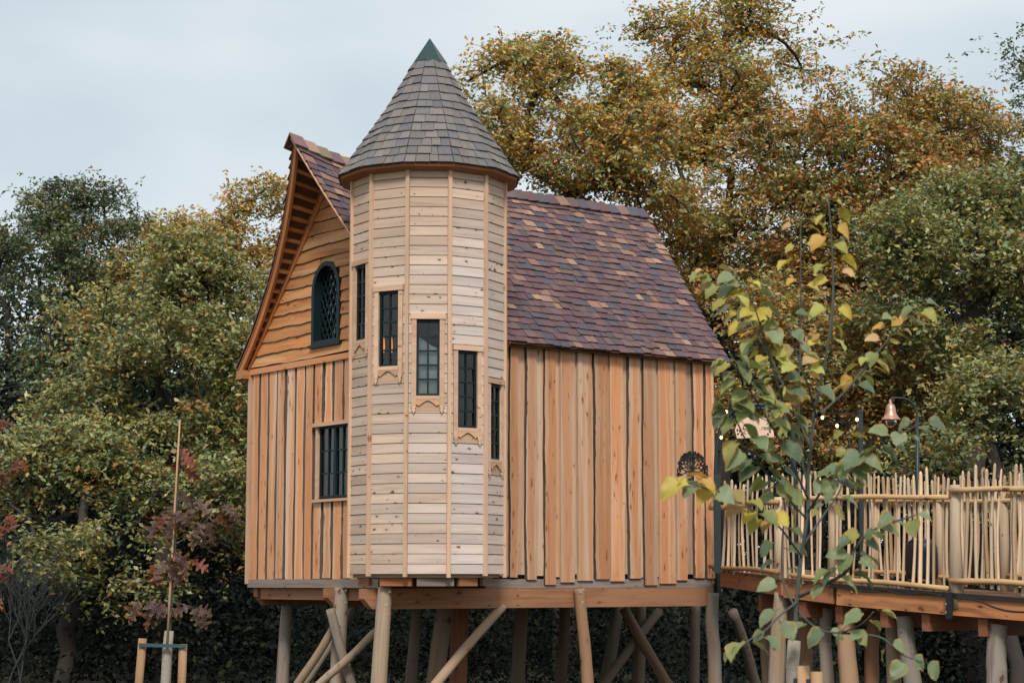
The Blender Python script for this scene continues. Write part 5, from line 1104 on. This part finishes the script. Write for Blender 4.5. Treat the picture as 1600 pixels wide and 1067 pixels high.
# red oak sapling on the left
RY = 17.5
RP = lambda x, y, d=0.0: at(x, y, RY + d)
RED = empty('red_oak_sapling', (*RP(258, 1067).xy, 0), 'thin red oak sapling with dull crimson lobed leaves and wrapped stem', 'sapling')
gp = RP(256, 1067); g0 = Vector((gp.x - .02, gp.y, -.05)); bm = MB(); bm.tube(smooth_path([g0, RP(258, 1067), RP(264, 985), RP(272, 850), RP(277, 770), RP(280, 700)], 4), [.03 - .024 * i / 20 for i in range(21)], 7); bm.build('stem', M_STEM, RED, True)
bm = MB(); bm.tube([g0, (g0 + RP(258, 1067)) / 2, RP(259, 1060), RP(262, 1010), RP(264, 985)], [.05, .048, .046, .044, .042], 10, wob=.12); bm.build('trunk_wrap', M_WRAP, RED, True)
bm = MB(); bm.tube([RP(261, 1010, -.06), RP(268, 880, -.06), RP(275, 760, -.05), RP(281, 658, -.04)], [.012, .011, .010, .008], 8); cane = bm.build('bamboo_cane', M_PALE, None, True, (.8, .72, .6)); tag(cane, 'slender bamboo cane tied upright to the red oak sapling', 'cane')
REDS = [(.085, .038, .042), (.10, .05, .055), (.07, .038, .048), (.13, .035, .03), (.10, .06, .06), (.22, .04, .03)]
rb_ = [([(272, 850), (300, 835), (325, 810), (352, 785)], 17), ([(274, 820), (300, 790), (304, 770)], 7), ([(270, 900), (250, 880), (228, 880)], 6), ([(268, 950), (245, 945), (220, 935)], 13), ([(268, 940), (290, 945), (310, 950)], 8), ([(276, 800), (255, 800), (248, 815)], 9), ([(279, 740), (285, 725), (280, 700)], 6), ([(272, 860), (285, 870), (302, 875)], 8), ([(274, 830), (272, 800), (276, 770)], 9), ([(270, 890), (262, 880), (268, 860)], 8)]
for path, nl in rb_:
    P = smooth_path([RP(x, y, rs.uniform(-.15, .15) * (i > 0)) for i, (x, y) in enumerate(path)], 5); k = len(P); bm = MB(); bm.tube(P, [.006 * (1 - .7 * i / k) for i in range(k)], 5); bm.build('branch', M_STEM, RED, True)
    for j in range(int(nl * .62) + 1):
        i = rs.randrange(k // 3, k); d = Vector((rs.uniform(-1, 1), rs.uniform(-.6, .3), rs.uniform(-1.3, -.2))).normalized(); put_leaf(rs.choice(OAKL), P[i] + d * .02, d, Vector((rs.uniform(-.6, .6), -.7, rs.uniform(.1, .8))), rs.uniform(.15, .23), rs.choice(REDS), RED)
for i, (x0, x1, y, lab) in enumerate(((223, 217, 997, 'round stake on the outer side of the red oak sapling'), (286, 284, 1006, 'round stake on the house side of the red oak sapling'))):
    a = RP(x0, y, -.05); b = RP(x1, 1067, -.05); g_ = b + (b - a) * ((b.z + .05) / (a.z - b.z)); bm = MB(); bm.tube([g_, b, a], .038, 10, wob=.05); st = bm.build('tree_stake', M_PALE, None, True, (.55, .46, .38)); tag(st, lab, 'stake', 'tree stakes')
bm = MB(); bm.bar(RP(217, 1007, -.10), RP(291, 1009, -.10), .02, .03); tag(bm.build('tree_tie', M_TIE), 'dark rubber strap between the stakes of the red oak sapling', 'strap')
# second red sapling reaching in at the far left edge
RE2 = empty('red_oak_sapling', (*RP(-45, 1067).xy, 0), 'bright red oak sapling twigs reaching in at the picture edge', 'sapling')
b = RP(-45, 1067); bm = MB(); bm.tube(smooth_path([Vector((b.x, b.y, -.05)), b, RP(-40, 850), RP(-35, 680)], 4), [.03 - .0018 * i for i in range(13)], 7); bm.build('stem', M_STEM, RE2, True)
for path, nl in (([(-40, 780), (-5, 745), (30, 720)], 9), ([(-40, 860), (-5, 825), (15, 805)], 7), ([(-40, 930), (-10, 895), (8, 880)], 6), ([(-40, 700), (-10, 680), (2, 655)], 3), ([(-40, 960), (-15, 945), (2, 935)], 3)):
    P = smooth_path([RP(x, y) for x, y in path], 5); k = len(P); bm = MB(); bm.tube(P, .005, 5); bm.build('branch', M_STEM, RE2, True)
    for j in range(nl):
        i = rs.randrange(k // 2, k); d = Vector((rs.uniform(-.6, 1), rs.uniform(-.6, .3), rs.uniform(-1.0, .1))).normalized(); put_leaf(rs.choice(OAKL), P[i], d, Vector((rs.uniform(-.6, .6), -.5, .6)), rs.uniform(.10, .15), rs.choice([(.24, .04, .03), (.19, .045, .04), (.13, .05, .045)]), RE2)
